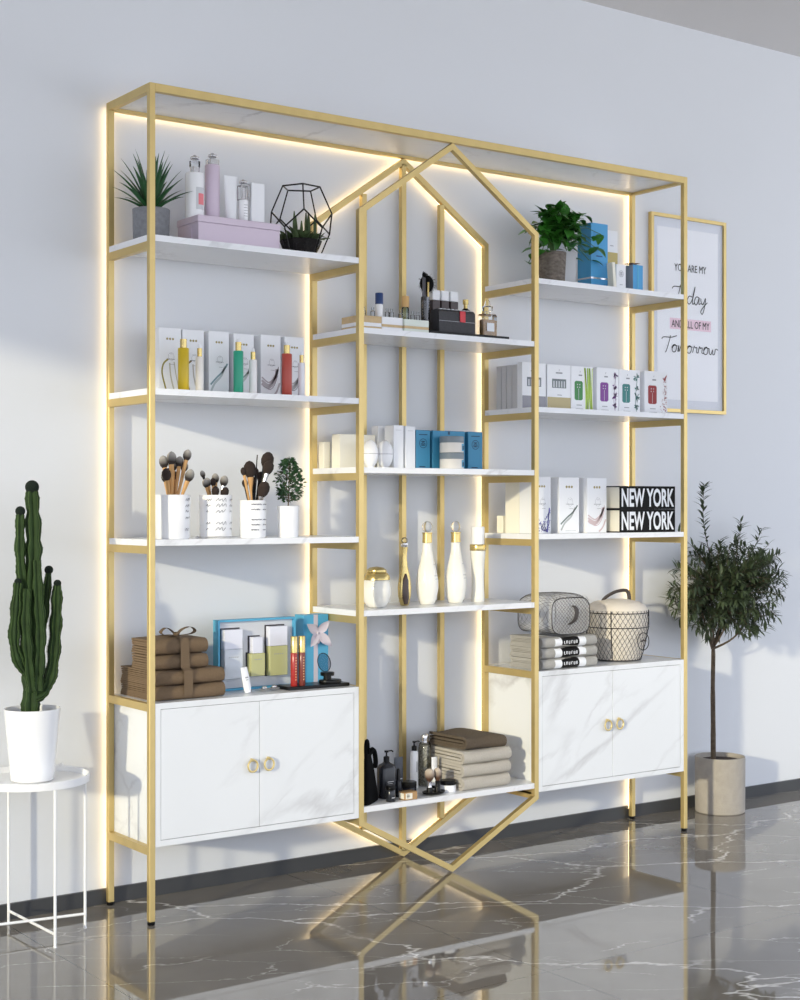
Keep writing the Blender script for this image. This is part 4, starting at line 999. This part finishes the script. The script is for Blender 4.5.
def blue_box(x0, x1, label, logo=True):
    t = thing('blue_box', label, 'box', ((x0+x1)/2, .105, z2), 0, 'blue perfume boxes'); W = (x1-x0)/2
    MB().box(-W, W, -.025, .025, 0, .106, .0008).build('carton', NBLUE, t)
    MB().box(-W+.0004, W-.0004, -.0243, .0243, .1062, .1065).build('box_top', NBLUED, t)
    if logo:
        m = MB(); emblem(m, 0, .070, .0125, -.0254); m.ribbon([(-W*.6, .094), (W*.6, .094)], .0025, -.0254); m.ribbon([(-W*.55, .006), (W*.3, .006)], .003, -.0254); m.build('emblem', NBLUED, t)
    return t
blue_box(.8425, .8905, 'blue perfume box with round interlocked emblem, left of the three')
t = blue_box(.900, 1.012, 'wide blue perfume box standing behind the two stacked jars', False)
m = MB(); m.box(-.004, .003, -.0254, -.0252, .096, .105); emblem(m, .040, .067, .012, -.0254); m.build('emblem', NBLUED, t)
blue_box(1.024, 1.075, 'blue perfume box with round interlocked emblem, right of the three')
for k, lab in enumerate(('round cream jar with grey lid, lower of the stacked two', 'round cream jar with grey lid, upper of the stacked two')):
    t = thing('cream_jar', lab, 'jar', (.936, .042, z2+.0447*k), 0, 'stacked cream jars')
    MB().lathe([(.032, 0), (.033, .001), (.033, .026), (.0325, .027)], 32).build('jar_body', mat('bone_white', S(226, 222, 216), .5), t, True); MB().lathe([(.0328, .0272), (.0335, .028), (.0335, .043), (.032, .0444)], 32).build('lid', mat('slate_lid', S(122, 134, 142), .45), t, True)
    m = curved_label(.0333, -72, -38, .004, .024, 6); m.build('blue_label', mat('sky_label', S(90, 170, 205), .5), t); m = curved_label(.0336, -66, -46, .007, .018, 4); m.build('label_print', NBLUED, t)

# ------------------------------------------------------------------ middle bay, third shelf
z5 = .7222
PEARL = mat('pearl_white', S(240, 238, 230), .16)
t = thing('cream_jar', 'round white pearl jar with domed gold lid', 'jar', (.7125, .082, z5))
MB().lathe([(.018, 0), (.024, .002), (.034, .015), (.0395, .034), (.040, .050), (.037, .068), (.033, .074)], 32).build('jar_body', PEARL, t, True)
MB().lathe([(.034, .0742), (.036, .075), (.035, .085), (.030, .092), (.026, .093)], 32).build('neck_band', GOLD2, t, True); MB().lathe([(.026, .0932), (.0275, .096), (.0265, .101), (.018, .107), (.001, .110)], 32).build('lid', GOLD2, t, True)
t = thing('perfume_bottle', 'slender gold teardrop perfume bottle with dark centre and glass ball', 'bottle', (.818, .1, z5))
pr = [(.010, 0), (.013, .002), (.019, .025), (.0205, .05), (.017, .078), (.010, .105), (.0072, .13), (.008, .145), (.010, .160)]
MB().lathe(pr, 28, sy=.7).build('gold_shell', GOLD2, t, True)
m = MB(); rg = []
for z, ww in ((.004, .006), (.02, .0115), (.045, .0125), (.07, .010), (.088, .004)): 
    yy = -.0145 if z < .075 else -.011
    rg.append([(-ww-.003, yy+.004, z), (-ww*.5-.003, yy, z), (ww*.5-.003, yy, z), (ww-.003, yy+.004, z)])
m.rings(rg, False, False); m.build('dark_liquid', mat('dark_brown_glass', S(54, 36, 26), .12), t, True)
MB().lathe([(.0085, .1602), (.0105, .163), (.0105, .170)], 20).build('neck_ring', SILVER, t, True); MB().ball((0, 0, .178), .0088).build('glass_ball', GLASS, t, True)
for x, sc, lab in ((.903, 1, 'tall white teardrop bottle with glass ball stopper, nearer the gold bottle'), (1.003, .985, 'tall white teardrop bottle with glass ball stopper, nearer the banded white bottle')):
    t = thing('lotion_bottle', lab, 'bottle', (x, .11, z5), 0, 'white teardrop bottles with glass ball stoppers')
    pr = [(.0175, 0), (.0205, .002), (.0265, .018), (.0312, .045), (.0305, .068), (.0255, .095), (.0185, .125), (.0140, .150), (.0125, .170)]
    MB().lathe([(r*sc, z) for r, z in pr], 32).build('bottle_body', PEARL, t, True)
    MB().lathe([(.0125*sc, .1702), (.0138*sc, .171), (.0130*sc, .195), (.0145*sc, .196), (.0145*sc, .199)], 28).build('neck_band', GOLD2, t, True)
    MB().ball((0, 0, .2145), .0152*sc, 20, 12).build('glass_ball', mat('glass_sphere', (1, 1, 1, 1), .02, trans=1, ior=1.3), t, True)
    m = curved_label(.0300, -85, -30, .086, .087, 6)
    for q, (a, b, z) in enumerate(((-75, -50, .10), (-70, -45, .106))): pass
    m = MB()
    for a, b, z, r in ((-85, -40, .079, .0295), (-80, -45, .070, .0306), (-75, -55, .110, .0226)):
        c_ = curved_label(r, a, b, z, z+.0012, 5); o = len(m.v); m.v += c_.v; m.f += [tuple(i+o for i in f_) for f_ in c_.f]; m.mi += c_.mi
    m.build('printed_text', GREY, t)
t = thing('lotion_bottle', 'waisted white cylinder bottle with gold band near its cap', 'bottle', (1.0905, .12, z5))
MB().lathe([(.0190, 0), (.0195, .002), (.0180, .03), (.0175, .06), (.0190, .11), (.0215, .140), (.0215, .145)], 32).build('bottle_body', PEARL, t, True)
MB().lathe([(.0225, .1452), (.0232, .147), (.0232, .161), (.0222, .163)], 32).build('neck_band', GOLD2, t, True); MB().lathe([(.0188, .1632), (.0190, .165), (.0190, .211), (.0175, .2135)], 32).build('cap', WHITEG, t, True)
m = MB()
for a, b, z, r in ((-62, -40, .118, .0199), (-65, -25, .090, .0187), (-60, -30, .07, .0183)):
    c_ = curved_label(r+.0003, a, b, z, z+.0015, 4); o = len(m.v); m.v += c_.v; m.f += [tuple(i+o for i in f_) for f_ in c_.f]; m.mi += c_.mi
m.build('printed_text', GREY, t)

# ------------------------------------------------------------------ middle bay, bottom shelf
z6 = .2112
DKB = mat('smoke_black', S(34, 36, 42), .18); 
def pump(t, z, r, m_, s=1.):
    m = MB(); m.lathe([(r*1.1, z), (r*1.1, z+.014*s), (r*.6, z+.016*s), (.0022, z+.017*s), (.0022, z+.026*s)], 16); m.lathe([(.0055*s, z+.026*s), (.006*s, z+.031*s)], 12)
    m.tube([(0, 0, z+.029*s), (.014*s, -.004*s, z+.030*s), (.018*s, -.005*s, z+.027*s)], .0020*s, 6); m.build('pump', m_, t, True)
t = thing('toiletry_bag', 'black fabric pouch with a loop handle against the left post', 'bag', (.664, .046, z6), math.radians(38))
rg = []; 
for z, wx, wy, dx in ((0, .050, .014, 0), (.004, .052, .015, 0), (.04, .044, .012, -.003), (.08, .034, .009, -.007), (.11, .026, .006, -.012), (.128, .018, .005, -.015)):
    rg.append([(dx+wx*math.copysign(abs(math.cos(a))**.5, math.cos(a)), wy*math.copysign(abs(math.sin(a))**.6, math.sin(a)), z) for a in [2*PI*k/24 for k in range(24)]])
MB().rings(rg).build('pouch', BLACKM, t, True, 60)
m = MB(); hp = smoothpath([(-.030, 0, .122), (-.034, 0, .15), (-.024, 0, .166), (-.012, 0, .156), (-.008, 0, .124)], 5); m.tube(hp, .0045, 6); m.build('loop_handle', BLACKM, t, True)
m = MB(); hp = smoothpath([(-.004, 0, .124), (.010, -.004, .138), (.026, -.006, .128), (.030, -.008, .105), (.020, -.010, .090)], 5); m.tube(hp, .0065, 6); m.build('draped_flap', BLACKM, t, True)
t = thing('pump_bottle', 'black square-shouldered pump bottle beside the black pouch', 'bottle', (.735, .068, z6))
rg = []
for z, r in ((0, .022), (.003, .0245), (.080, .0245), (.089, .020), (.094, .010), (.096, .0085)): rg.append([(r*math.copysign(abs(math.cos(a))**.6, math.cos(a)), r*.8*math.copysign(abs(math.sin(a))**.6, math.sin(a)), z) for a in [2*PI*k/28 for k in range(28)]])
MB().rings(rg).build('bottle_body', DKB, t, True, 50); pump(t, .096, .0075, BLACK)
m = MB(); m.ribbon([(-.010, .046), (.010, .046)], .0018, -.0200); m.ribbon([(-.008, .041), (.006, .041)], .001, -.0200); m.build('printed_text', GREY, t)
t = thing('squeeze_tube', 'dark grey squeeze tube behind the small black jars', 'tube', (.803, .107, z6)); rg = []
for z, rx, ry in ((.010, .0125, .0105), (.03, .0135, .010), (.07, .0145, .005), (.098, .0150, .0012)): rg.append([(rx*math.cos(a), ry*math.sin(a), z) for a in [2*PI*k/20 for k in range(20)]])
MB().rings(rg).build('tube_body', mat('slate_grey', S(70, 74, 82), .4), t, True); MB().lathe([(.0115, 0), (.0118, .0098)], 20).build('cap', BLACK, t, True); m = MB(); m.ribbon([(-.005, .04), (.006, .04)], .003, -.0098); m.build('printed_text', LGREY, t)
t = thing('dropper_bottle', 'slim small black bottle between the pump bottle and grey tube', 'bottle', (.7705, .062, z6)); MB().lathe([(.008, 0), (.009, .001), (.009, .042), (.005, .046)], 18).build('bottle_body', DKB, t, True); MB().lathe([(.0055, .0462), (.005, .072), (.003, .076)], 14).build('cap', BLACK, t, True)
t = thing('cosmetic_jar', 'small tall black jar at the shelf front before the pump bottle', 'jar', (.716, .022, z6)); MB().lathe([(.0120, 0), (.0128, .001), (.0128, .030), (.012, .031)], 22).build('jar_body', DKB, t, True); MB().lathe([(.0125, .0312), (.0128, .032), (.0128, .040), (.0115, .0415)], 22).build('lid', BLACK, t, True)
m = curved_label(.0131, -110, -60, .010, .012, 4); m.build('printed_text', LGREY, t)
t = thing('cosmetic_jar', 'wide black lidded jar behind the little gold box', 'jar', (.806, .064, z6)); MB().lathe([(.020, 0), (.0212, .001), (.0212, .023), (.020, .0235)], 28).build('jar_body', DKB, t, True); MB().lathe([(.0212, .0237), (.0216, .025), (.0216, .036), (.020, .0375)], 28).build('lid', BLACK, t, True)
t = thing('trinket_box', 'little gold box with a white label at the front shelf edge', 'box', (.772, .0205, z6)); MB().box(-.021, .021, -.014, .014, 0, .021, .0012).build('box_body', mat('copper_gold', S(184, 146, 100), .35, .5), t); MB().box(-.0217, -.0211, -.011, .011, .003, .018).build('end_label', CREAM, t)
MB().box(-.018, .004, -.0147, -.0141, .003, .018).build('front_label', CREAM, t); m = MB(); m.ribbon([(-.012, .005), (-.012, .016)], .0015, -.0150); m.ribbon([(-.008, .005), (-.008, .016)], .0015, -.0150); m.ribbon([(-.014, .0105), (-.004, .0105)], .0012, -.0150); m.build('label_print', BLACK, t)
t = thing('pump_bottle', 'slim white pump bottle with black pump', 'bottle', (.880, .140, z6)); MB().lathe([(.0105, 0), (.0114, .001), (.0114, .098), (.0095, .103), (.006, .104)], 22).build('bottle_body', WHITEG, t, True); pump(t, .104, .0065, BLACK, .85)
m = MB(); m.ribbon([(.001, .045), (.001, .075)], .0025, -.0117); m.ribbon([(.005, .05), (.005, .07)], .001, -.0114); m.build('printed_text', GREY, t)
t = thing('glass_bottle', 'tall clear glass bottle filled with dried herbs and round stopper', 'bottle', (.926, .152, z6)); MB().lathe([(.016, 0), (.018, .002), (.018, .108), (.016, .118), (.012, .122)], 24).build('bottle_body', GLASS, t, True)
m = MB(); m.lathe([(.0155, .003), (.0162, .01), (.0160, .106), (.013, .115), (.001, .116)], 20); m.build('dried_herbs', mat('herb_mix', S(150, 146, 130), .9, var=.6, vscale=170, bump=1, bscale=300), t, True)
MB().lathe([(.012, .1222), (.0115, .128), (.013, .133), (.0115, .141), (.005, .146)], 16).build('stopper', SILVER, t, True)
t = thing('squeeze_tube', 'small white tube in front of the herb bottle', 'tube', (.927, .108, z6)); rg = []
for z, rx, ry in ((.008, .0085, .008), (.03, .0095, .006), (.086, .0105, .001)): rg.append([(rx*math.cos(a), ry*math.sin(a), z) for a in [2*PI*k/18 for k in range(18)]])
MB().rings(rg).build('tube_body', WHITE, t, True); MB().lathe([(.008, 0), (.008, .0078)], 18).build('cap', BLACK, t, True)
t = thing('shaving_stand', 'black dish with twin holders for the shaving brushes', 'stand', (.868, .034, z6))
MB().lathe([(.024, 0), (.034, .004), (.036, .009), (.033, .009), (.024, .005), (.001, .0045)], 28, sy=.62).build('dish', BLACK, t, True)
for x in (-.014, .013): MB().lathe([(.009, .005), (.0085, .012), (.0075, .020), (.001, .021)], 16, (x, 0)).build('holder', BLACK, t, True)
BADG = SBRIS.copy(); BADG.name = 'badger_hair'
for n_ in BADG.node_tree.nodes:
    if n_.type == 'VALTORGB' and n_.outputs[0].links: n_.color_ramp.elements[0].color = S(84, 56, 42); n_.color_ramp.elements[1].color = S(196, 182, 166)
for x, r, h_, lab in ((-.014, .0138, .030, 'larger badger shaving brush in the black stand'), (.013, .0110, .030, 'smaller badger shaving brush in the black stand')):
    t = thing('shaving_brush', lab, 'brush', (.868+x, .034, z6+.0212), 0, 'shaving brushes'); MB().lathe([(.0068, 0), (.006, .006), (.0068, .013), (.005, .015)], 16).build('handle', SILVER if r > .012 else BLACK, t, True)
    MB().lathe([(.005, .015), (r*.8, .024), (r, .033), (r*.92, .042), (r*.55, .048), (.0005, .050)], 18).build('bristles', BADG, t, True)
t = thing('cosmetic_jar', 'low white jar with black lid next to the beige towels', 'jar', (.9285, .049, z6)); MB().lathe([(.021, 0), (.022, .001), (.022, .018), (.021, .0185)], 28).build('jar_body', WHITEG, t, True); MB().lathe([(.0218, .0187), (.0222, .02), (.0222, .029), (.0205, .031)], 28).build('lid', BLACK, t, True)

# ------------------------------------------------------------------ right bay, top shelf
t = thing('gift_carton', 'tall bright blue carton with a silver band beside the leafy plant', 'box', (1.5425, .130, z0)); MB().box(-.0345, .0345, -.03, .03, 0, .204, .0008).build('carton', LBLUE, t)
m = MB(); m.box(-.0349, .0349, -.0304, .0304, .036, .041); m.build('silver_band', SILVER, t); m = MB(); m.ribbon([(-.014, .105), (.012, .105)], .004, -.0305); m.build('printed_text', mat('deep_blue_ink', S(30, 80, 140), .5), t)
tag(MB().box(-.018, .018, -.002, .002, 0, .11, .0004).build('leaning_card', LGREY, None, loc=(1.428, .105, z0+.0022), rot=(-.1, .06, -.3)), 'light grey card leaning between the stone pot and blue carton', 'card')
t = thing('tall_carton', 'tall white and gold carton behind the smaller boxes right of the blue one', 'box', (1.628, .152, z0)); MB().box(-.024, .024, -.016, .016, .1302, .196, .0006).build('white_upper', WHITE, t); MB().box(-.0243, .0243, -.0163, .0163, 0, .130, .0006).build('gold_lower', mat('straw_gold', S(196, 178, 112), .45), t)
m = MB(); m.ribbon([(-.008, .15), (.006, .15)], .002, -.0164); m.build('printed_text', GREY, t)
tag(MB().box(-.006, .006, -.012, .012, 0, .083, .0006).build('slim_carton', CREAM, None, loc=(1.566, .068, z0+.0006), rot=(0, -.09, 0)), 'slim cream carton leaning against the blue carton', 'box')
t = thing('small_carton', 'small white carton with a grey emblem left of the gift bag', 'box', (1.607, .088, z0)); MB().box(-.0195, .0195, -.014, .014, 0, .083, .0006).build('carton', WHITE, t)
m = MB(); emblem(m, 0, .055, .009, -.0143); m.ribbon([(-.006, .022), (.006, .022)], .0015, -.0143); m.build('emblem', GREY, t)
t = thing('gift_bag', 'small light blue gift box with a brown ribbon on the top right shelf', 'gift', (1.683, .105, z0)); MB().box(-.021, .021, -.026, .026, 0, .089, .0008).build('box_body', LBLUE, t)
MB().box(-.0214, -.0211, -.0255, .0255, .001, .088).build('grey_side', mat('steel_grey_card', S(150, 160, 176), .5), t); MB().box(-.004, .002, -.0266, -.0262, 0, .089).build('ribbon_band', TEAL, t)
m = MB()
for an in (.3, 1.2, 2.0, 2.9, 4.0, 5.2): leaf(m, (0, 0, .0895), (math.cos(an), math.sin(an)*.8, .35), (0, 0, 1), .026, .014, fold=.5, n=4)
m.build('bow', mat('rosy_brown_ribbon', S(150, 112, 104), .5), t, True); 
tag(MB().box(-.006, .006, -.02, .02, 0, .076, .0006).build('slim_carton', LBLUE, None, loc=(1.713, .118, z0)), 'narrow blue carton at the right side of the small gift box', 'box')

# ------------------------------------------------------------------ right bay, second shelf: hair colour boxes
def dye(kind, wc, basec, seed):
    wm = mat('print_window_'+kind, wc, .3); bm_ = mat('print_base_'+kind, basec, .5) if basec else None
    def f(t, W, y, Hh, sd):
        g = MB(); g.ribbon([(-W*(.16), Hh*.80), (W*.0, Hh*.80)], .004, y) if kind not in ('grey', 'khaki') else g.ribbon([(-W*.14, Hh*.82), (W*.14, Hh*.82)], .004, y)
        cxs = 0 if kind in ('grey', 'khaki') else -W*.10
        g.ribbon([(cxs, Hh*.86), (cxs+.001, Hh*.9)], .0016, y); g.build('logo', GREY, t)
        if kind in ('grey', 'khaki'):
            m = MB(); m.ribbon([(-W*.3, Hh*.585), (W*.3, Hh*.585)], Hh*.20, y); m.build('printed_window', wm, t)
            m = MB()
            for k in range(5): x = (-.22+.11*k)*W; m.ribbon([(x, Hh*.50), (x, Hh*.64)], W*.055, y-.0002); 
            m.build('printed_tubes', LGREY, t)
            m = MB(); m.ribbon([(-W/2+.0006, Hh*.145), (W/2-.0006, Hh*.145)], Hh*.27, y); m.build('colour_band', bm_, t)
            m = MB(); m.ribbon([(-W*.08, Hh*.33), (W*.12, Hh*.33)], .002, y); m.build('printed_text', GREY, t)
        else:
            cx_ = -W*.16; m = MB(); m.ribbon([(cx_, Hh*.24), (cx_, Hh*.27), (cx_, Hh*.64), (cx_, Hh*.67)], [W*.26, W*.37, W*.37, W*.26], y); m.build('printed_window', wm, t)
            m = MB(); pale = MB()
            for q in range(2):
                for k in range(2): pale.ribbon([(cx_-W*.05+q*W*.1-.001, Hh*(.52+.06*k)), (cx_-W*.05+q*W*.1+.001, Hh*(.54+.06*k))], .003, y-.0002)
            pale.ribbon([(cx_, Hh*.26), (cx_, Hh*.5)], .0015, y-.0002)
            pale.build('printed_highlight', LGREY, t)
            m.ribbon([(cx_-W*.1, Hh*.13), (cx_+W*.14, Hh*.13)], .0022, y); m.ribbon([(cx_-W*.14, Hh*.05), (cx_+W*.2, Hh*.05)], .0012, y); m.build('printed_text', GREY, t)
            rr = random.Random(seed); a = MB(); b_ = MB()
            if kind == 'green':
                for k in range(9):
                    x = W*(.16+.035*k); (a if k % 2 else b_).ribbon(smooth2([(x+rr.uniform(-.003, .003)+W*.02, .001), (x, Hh*.4), (x+rr.uniform(-.006, .003)-W*.05*(k < 4), Hh*.97)]), .0034, y)
            elif kind == 'red':
                for k in range(90):
                    z = rr.uniform(.02, .82)*Hh; x = W*(.44-abs(rr.gauss(0, .09))*(1.4-z/Hh)); s_ = rr.uniform(.0008, .0026); (a if k % 2 else b_).ribbon([(x, z), (x+s_, z+s_)], s_*1.4, y)
                a.ribbon([(W*.30, Hh*.86), (W*.36, Hh*.80), (W*.46, Hh*.92)], [.004, .010, .003], y)
            else:
                for cz, sz in ((.84, .014), (.58, .009), (.38, .017), (.16, .010)):
                    for k in range(9):
                        an = rr.uniform(0, 2*PI); x = W*.33+rr.uniform(-.004, .004); z = Hh*cz+rr.uniform(-.004, .004); L = sz*.8
                        ex = min(W*.49, x+L*math.cos(an)); (a if k % 2 else b_).ribbon([(x, z), ((x+ex)/2, z+L*.5*math.sin(an)), (ex, z+L*math.sin(an))], [.001, .0055, .001], y)
                b_.ribbon(smooth2([(W*.34, Hh*.02), (W*.28, Hh*.3), (W*.36, Hh*.8)]), .0025, y)
            A = mat('print_flower_'+kind, wc if kind != 'green' else S(150, 196, 60), .6); B = mat('print_flower_pale_'+kind, tuple(.55*c_+.3 for c_ in wc[:3])+(1,) if kind != 'green' else S(200, 220, 120), .6)
            a.build('artwork', A, t); b_.build('artwork', B, t)
    return f
gr = 'thin grey cartons one behind another'
YF = .075
def dx(y): return 0
carton('hair_colour_box', 'white hair colour box with grey lower band half behind the right front post', 1.217+.0, 1.307, YF, YF+.022, zb, 1.408, dye('grey', S(110, 118, 126), S(150, 150, 158), 1), seed=1)
for k, lab in enumerate(('thin grey carton directly behind the grey banded hair colour box', 'thin grey carton, second behind the grey banded hair colour box', 'thin grey carton, third behind the grey banded hair colour box', 'thin grey carton at the back nearest the wall in its row')):
    carton('thin_carton', lab, 1.218, 1.300, YF+.0245+.024*k, YF+.0455+.024*k, zb, 1.403, None, mat('grey_white_card', S(196, 196, 198), .6), group=gr)
carton('hair_colour_box', 'white hair colour box with khaki lower band', 1.3125, 1.404, YF, YF+.03, zb, 1.407, dye('khaki', S(110, 120, 122), S(188, 174, 132), 2), seed=2)
carton('hair_colour_box', 'white hair colour box with green window and grass stripes', 1.4055, 1.493, YF, YF+.03, zb, 1.407, dye('green', S(44, 128, 56), None, 3), seed=3)
carton('hair_colour_box', 'white hair colour box with purple window and flower', 1.508, 1.5975, YF, YF+.03, zb, 1.408, dye('purple', S(120, 44, 140), None, 4), seed=4)
carton('hair_colour_box', 'white hair colour box with teal window and pale blossom', 1.599, 1.687, YF, YF+.03, zb, 1.407, dye('teal', S(30, 120, 116), None, 5), seed=5)
carton('hair_colour_box', 'white hair colour box with dark red window at the right end', 1.706, 1.805, YF, YF+.03, zb, 1.408, dye('red', S(150, 44, 50), None, 6), seed=6)

# ------------------------------------------------------------------ right bay, third shelf
carton('cosmetic_box', 'white cosmetic box with blue violet floral print behind the front post', 1.238, 1.306, .052, .112, z3, 1.0785, art_line(S(86, 84, 170), 'lavender'), WHITE, 'cosmetic boxes beside the big black books', 11)
carton('cosmetic_box', 'cream backed cosmetic box hidden behind the blue violet printed box', 1.238, 1.306, .1135, .176, z3, 1.0785, None, CREAM, 'cosmetic boxes beside the big black books')
tag(MB().box(-.017, .017, -.014, .014, 0, .05, .0006).build('small_carton', CREAM, None, loc=(1.256, .202, z3)), 'low cream carton at the back left corner of the third right shelf', 'box')
carton('cosmetic_box', 'white cosmetic box with dark green sprig print between two others', 1.338, 1.416, .052, .112, z3, 1.0775, art_line(S(110, 124, 122), 'fern'), WHITE, 'cosmetic boxes beside the big black books', 12)
carton('cosmetic_box', 'white cosmetic box with pink petal print next to the black books', 1.448, 1.526, .052, .112, z3, 1.077, art_line(S(190, 140, 146), 'blush'), WHITE, 'cosmetic boxes beside the big black books', 13)
for k, lab in enumerate(('thick black NEW YORK book, lower one of the stacked two', 'thick black NEW YORK book, upper one of the stacked two')):
    t = thing('coffee_table_book', lab, 'book', (1.5515, .020, z3+.0695*k), 0, 'NEW YORK books')
    m = MB(); m.box(0, .230, 0, .004, 0, .069); m.box(0, .230, .004, .17, 0, .003); m.box(0, .230, .004, .17, .066, .069); m.build('cover', BOOKB, t)
    MB().box(.003, .227, .0042, .165, .0032, .0658).build('pages', CREAM, t)
    text_mesh('title_lettering', 'NEW YORK', .220, .056, WHITE, t, (.005, -.0005, .0065), bold=.028, spacing=1.0)
t = thing('bud_vase', 'small glass vase with a thin green sprig at the right end beside the books', 'vase', (1.797-.004, .112, z3)); 
MB().lathe([(.0065, 0), (.0075, .002), (.0075, .03), (.005, .045), (.0055, .05)], 16).build('vase_body', GLASS, t, True)
m = MB(); rr = random.Random(4); p = smoothpath([(0, 0, .004), (.001, 0, .05), (-.003, 0, .10)], 5); m.tube(p, .0006, 4)
for q in p[5:]: leaf(m, q, (rr.uniform(-.4, .4), rr.uniform(-.6, .6), .6), (0, 0, 1), .014, .005, n=3)
m.build('sprig', OLIVE, t, True)

# ------------------------------------------------------------------ framed poster
t = thing('framed_poster', 'gold framed white poster with lettering on the wall right of the rack', 'picture', (1.902, .24, 1.300))
W, Hh = .350, .643; fw = .011
m = MB(); m.box(0, W, 0, .0148, 0, fw); m.box(0, W, 0, .0148, Hh-fw, Hh); m.box(0, fw, 0, .0148, fw, Hh-fw); m.box(W-fw, W, 0, .0148, fw, Hh-fw); m.build('frame', GOLD, t)
MB().box(fw, W-fw, .008, .0146, fw, Hh-fw).build('border', mat('grey_mount', S(224, 228, 236), .6), t)
MB().box(fw+.022, W-fw-.022, .0074, .0079, fw+.03, Hh-fw-.03).build('paper', mat('poster_paper', S(246, 248, 252), .6), t)
MB().box(.090, .283, .0068, .0073, .272, .308).build('pink_strip', mat('pink_print', S(242, 214, 226), .6), t)
yl = .0062
text_mesh('lettering', 'YOU ARE MY', .150, .024, INKB, t, (.110, yl, .463)); text_mesh('lettering', 'AND ALL OF MY', .178, .024, INKB, t, (.097, yl, .278))
CUR = {'T': ([[(0, 1.55), (.25, 1.8), (1.2, 1.85), (1.9, 2.1)], [(1.1, 2.05), (.9, 1.2), (.6, .2), (.45, -.1)]], 1.25),
 'o': ([[(0, .5), (.15, .85), (.45, .95), (.6, .6), (.45, .1), (.15, .05), (.05, .4), (.3, .85), (.75, .8)]], .75),
 'd': ([[(.65, .85), (.25, .9), (.0, .45), (.15, .05), (.45, .2), (.8, .9), (1.05, 2.0), (.75, .9), (.7, .1), (.95, .2)]], .95),
 'a': ([[(.6, .85), (.25, .9), (0, .4), (.15, .03), (.4, .2), (.65, .85), (.6, .15), (.85, .25)]], .85),
 'y': ([[(0, .8), (.1, .25), (.35, .2), (.65, .85), (.55, 0), (.25, -.9), (.0, -.7), (.3, -.2), (.9, .4)]], .9),
 'm': ([[(0, .1), (.15, .9), (.15, .1), (.4, .8), (.52, .8), (.5, .1), (.75, .8), (.9, .75), (.9, .15), (1.15, .3)]], 1.15),
 'r': ([[(0, .1), (.2, .95), (.3, .75), (.55, .8), (.5, .2), (.75, .15)]], .7),
 'w': ([[(0, .85), (.05, .2), (.25, .1), (.45, .7), (.45, .15), (.7, .15), (.85, .8), (1.15, .7)]], 1.1)}
def script(word, x, z, width, xh):
    adv = sum(CUR[c_][1] for c_ in word); sx = width/adv; m = MB(); cx_ = 0
    for c_ in word:
        for st_ in CUR[c_][0]: m.ribbon(smooth2([(x+(cx_+a)*sx, z+b*xh) for a, b in st_], 6), .0028, yl)
        cx_ += CUR[c_][1]
    m.build('script_lettering', INKB, t)
script('Today', .100, .357, .165, .030); script('Tomorrow', .052, .196, .262, .026)
MB().box(fw, W-fw, .0040, .0045, fw, Hh-fw).build('glass_pane', GLASSP, t)

# ------------------------------------------------------------------ light, sky, camera
sun = bpy.data.lights.new('sun', 'SUN'); sun.energy = 2.5; sun.color = (1, .90, .64); sun.angle = math.radians(1.9)
so = bpy.data.objects.new('sun', sun); C.objects.link(so); d = Vector((1, 1/2.1, -.214)); so.rotation_euler = (-d).to_track_quat('Z', 'Y').to_euler(); so.location = (-4, -3, 3)
wd = bpy.data.worlds.new('sky'); bpy.context.scene.world = wd; wd.use_nodes = True; nt = wd.node_tree; bg = nt.nodes['Background']
tc = nt.nodes.new('ShaderNodeTexCoord'); sp = nt.nodes.new('ShaderNodeSeparateXYZ'); nt.links.new(tc.outputs['Generated'], sp.inputs[0])
rp = nt.nodes.new('ShaderNodeValToRGB'); rp.color_ramp.elements[0].position = .42; rp.color_ramp.elements[0].color = (.80, .82, .86, 1); rp.color_ramp.elements[1].position = .62; rp.color_ramp.elements[1].color = (.74, .81, .95, 1)
mr = nt.nodes.new('ShaderNodeMapRange'); mr.inputs['From Min'].default_value = -1; nt.links.new(sp.outputs['Z'], mr.inputs['Value']); nt.links.new(mr.outputs[0], rp.inputs[0]); nt.links.new(rp.outputs[0], bg.inputs[0])
bg.inputs[1].default_value = 2.6
cam = bpy.data.cameras.new('camera'); co = bpy.data.objects.new('camera', cam); C.objects.link(co)
co.location = (-1.64289, -3.29708, .99871); co.rotation_euler = (PI/2, 0, -.623982)
cam.sensor_fit = 'HORIZONTAL'; cam.sensor_width = 36; cam.lens = 1534.69/800*36; cam.shift_y = 4.44/800; cam.clip_start = .05
sc = bpy.context.scene; sc.camera = co
sc.view_settings.view_transform = 'Standard'; sc.view_settings.look = 'None'; sc.view_settings.exposure = 0
sc.cycles.max_bounces = 8; sc.cycles.diffuse_bounces = 4; sc.cycles.transparent_max_bounces = 16; sc.cycles.sample_clamp_indirect = 4; sc.cycles.caustics_refractive = False; sc.cycles.caustics_reflective = False
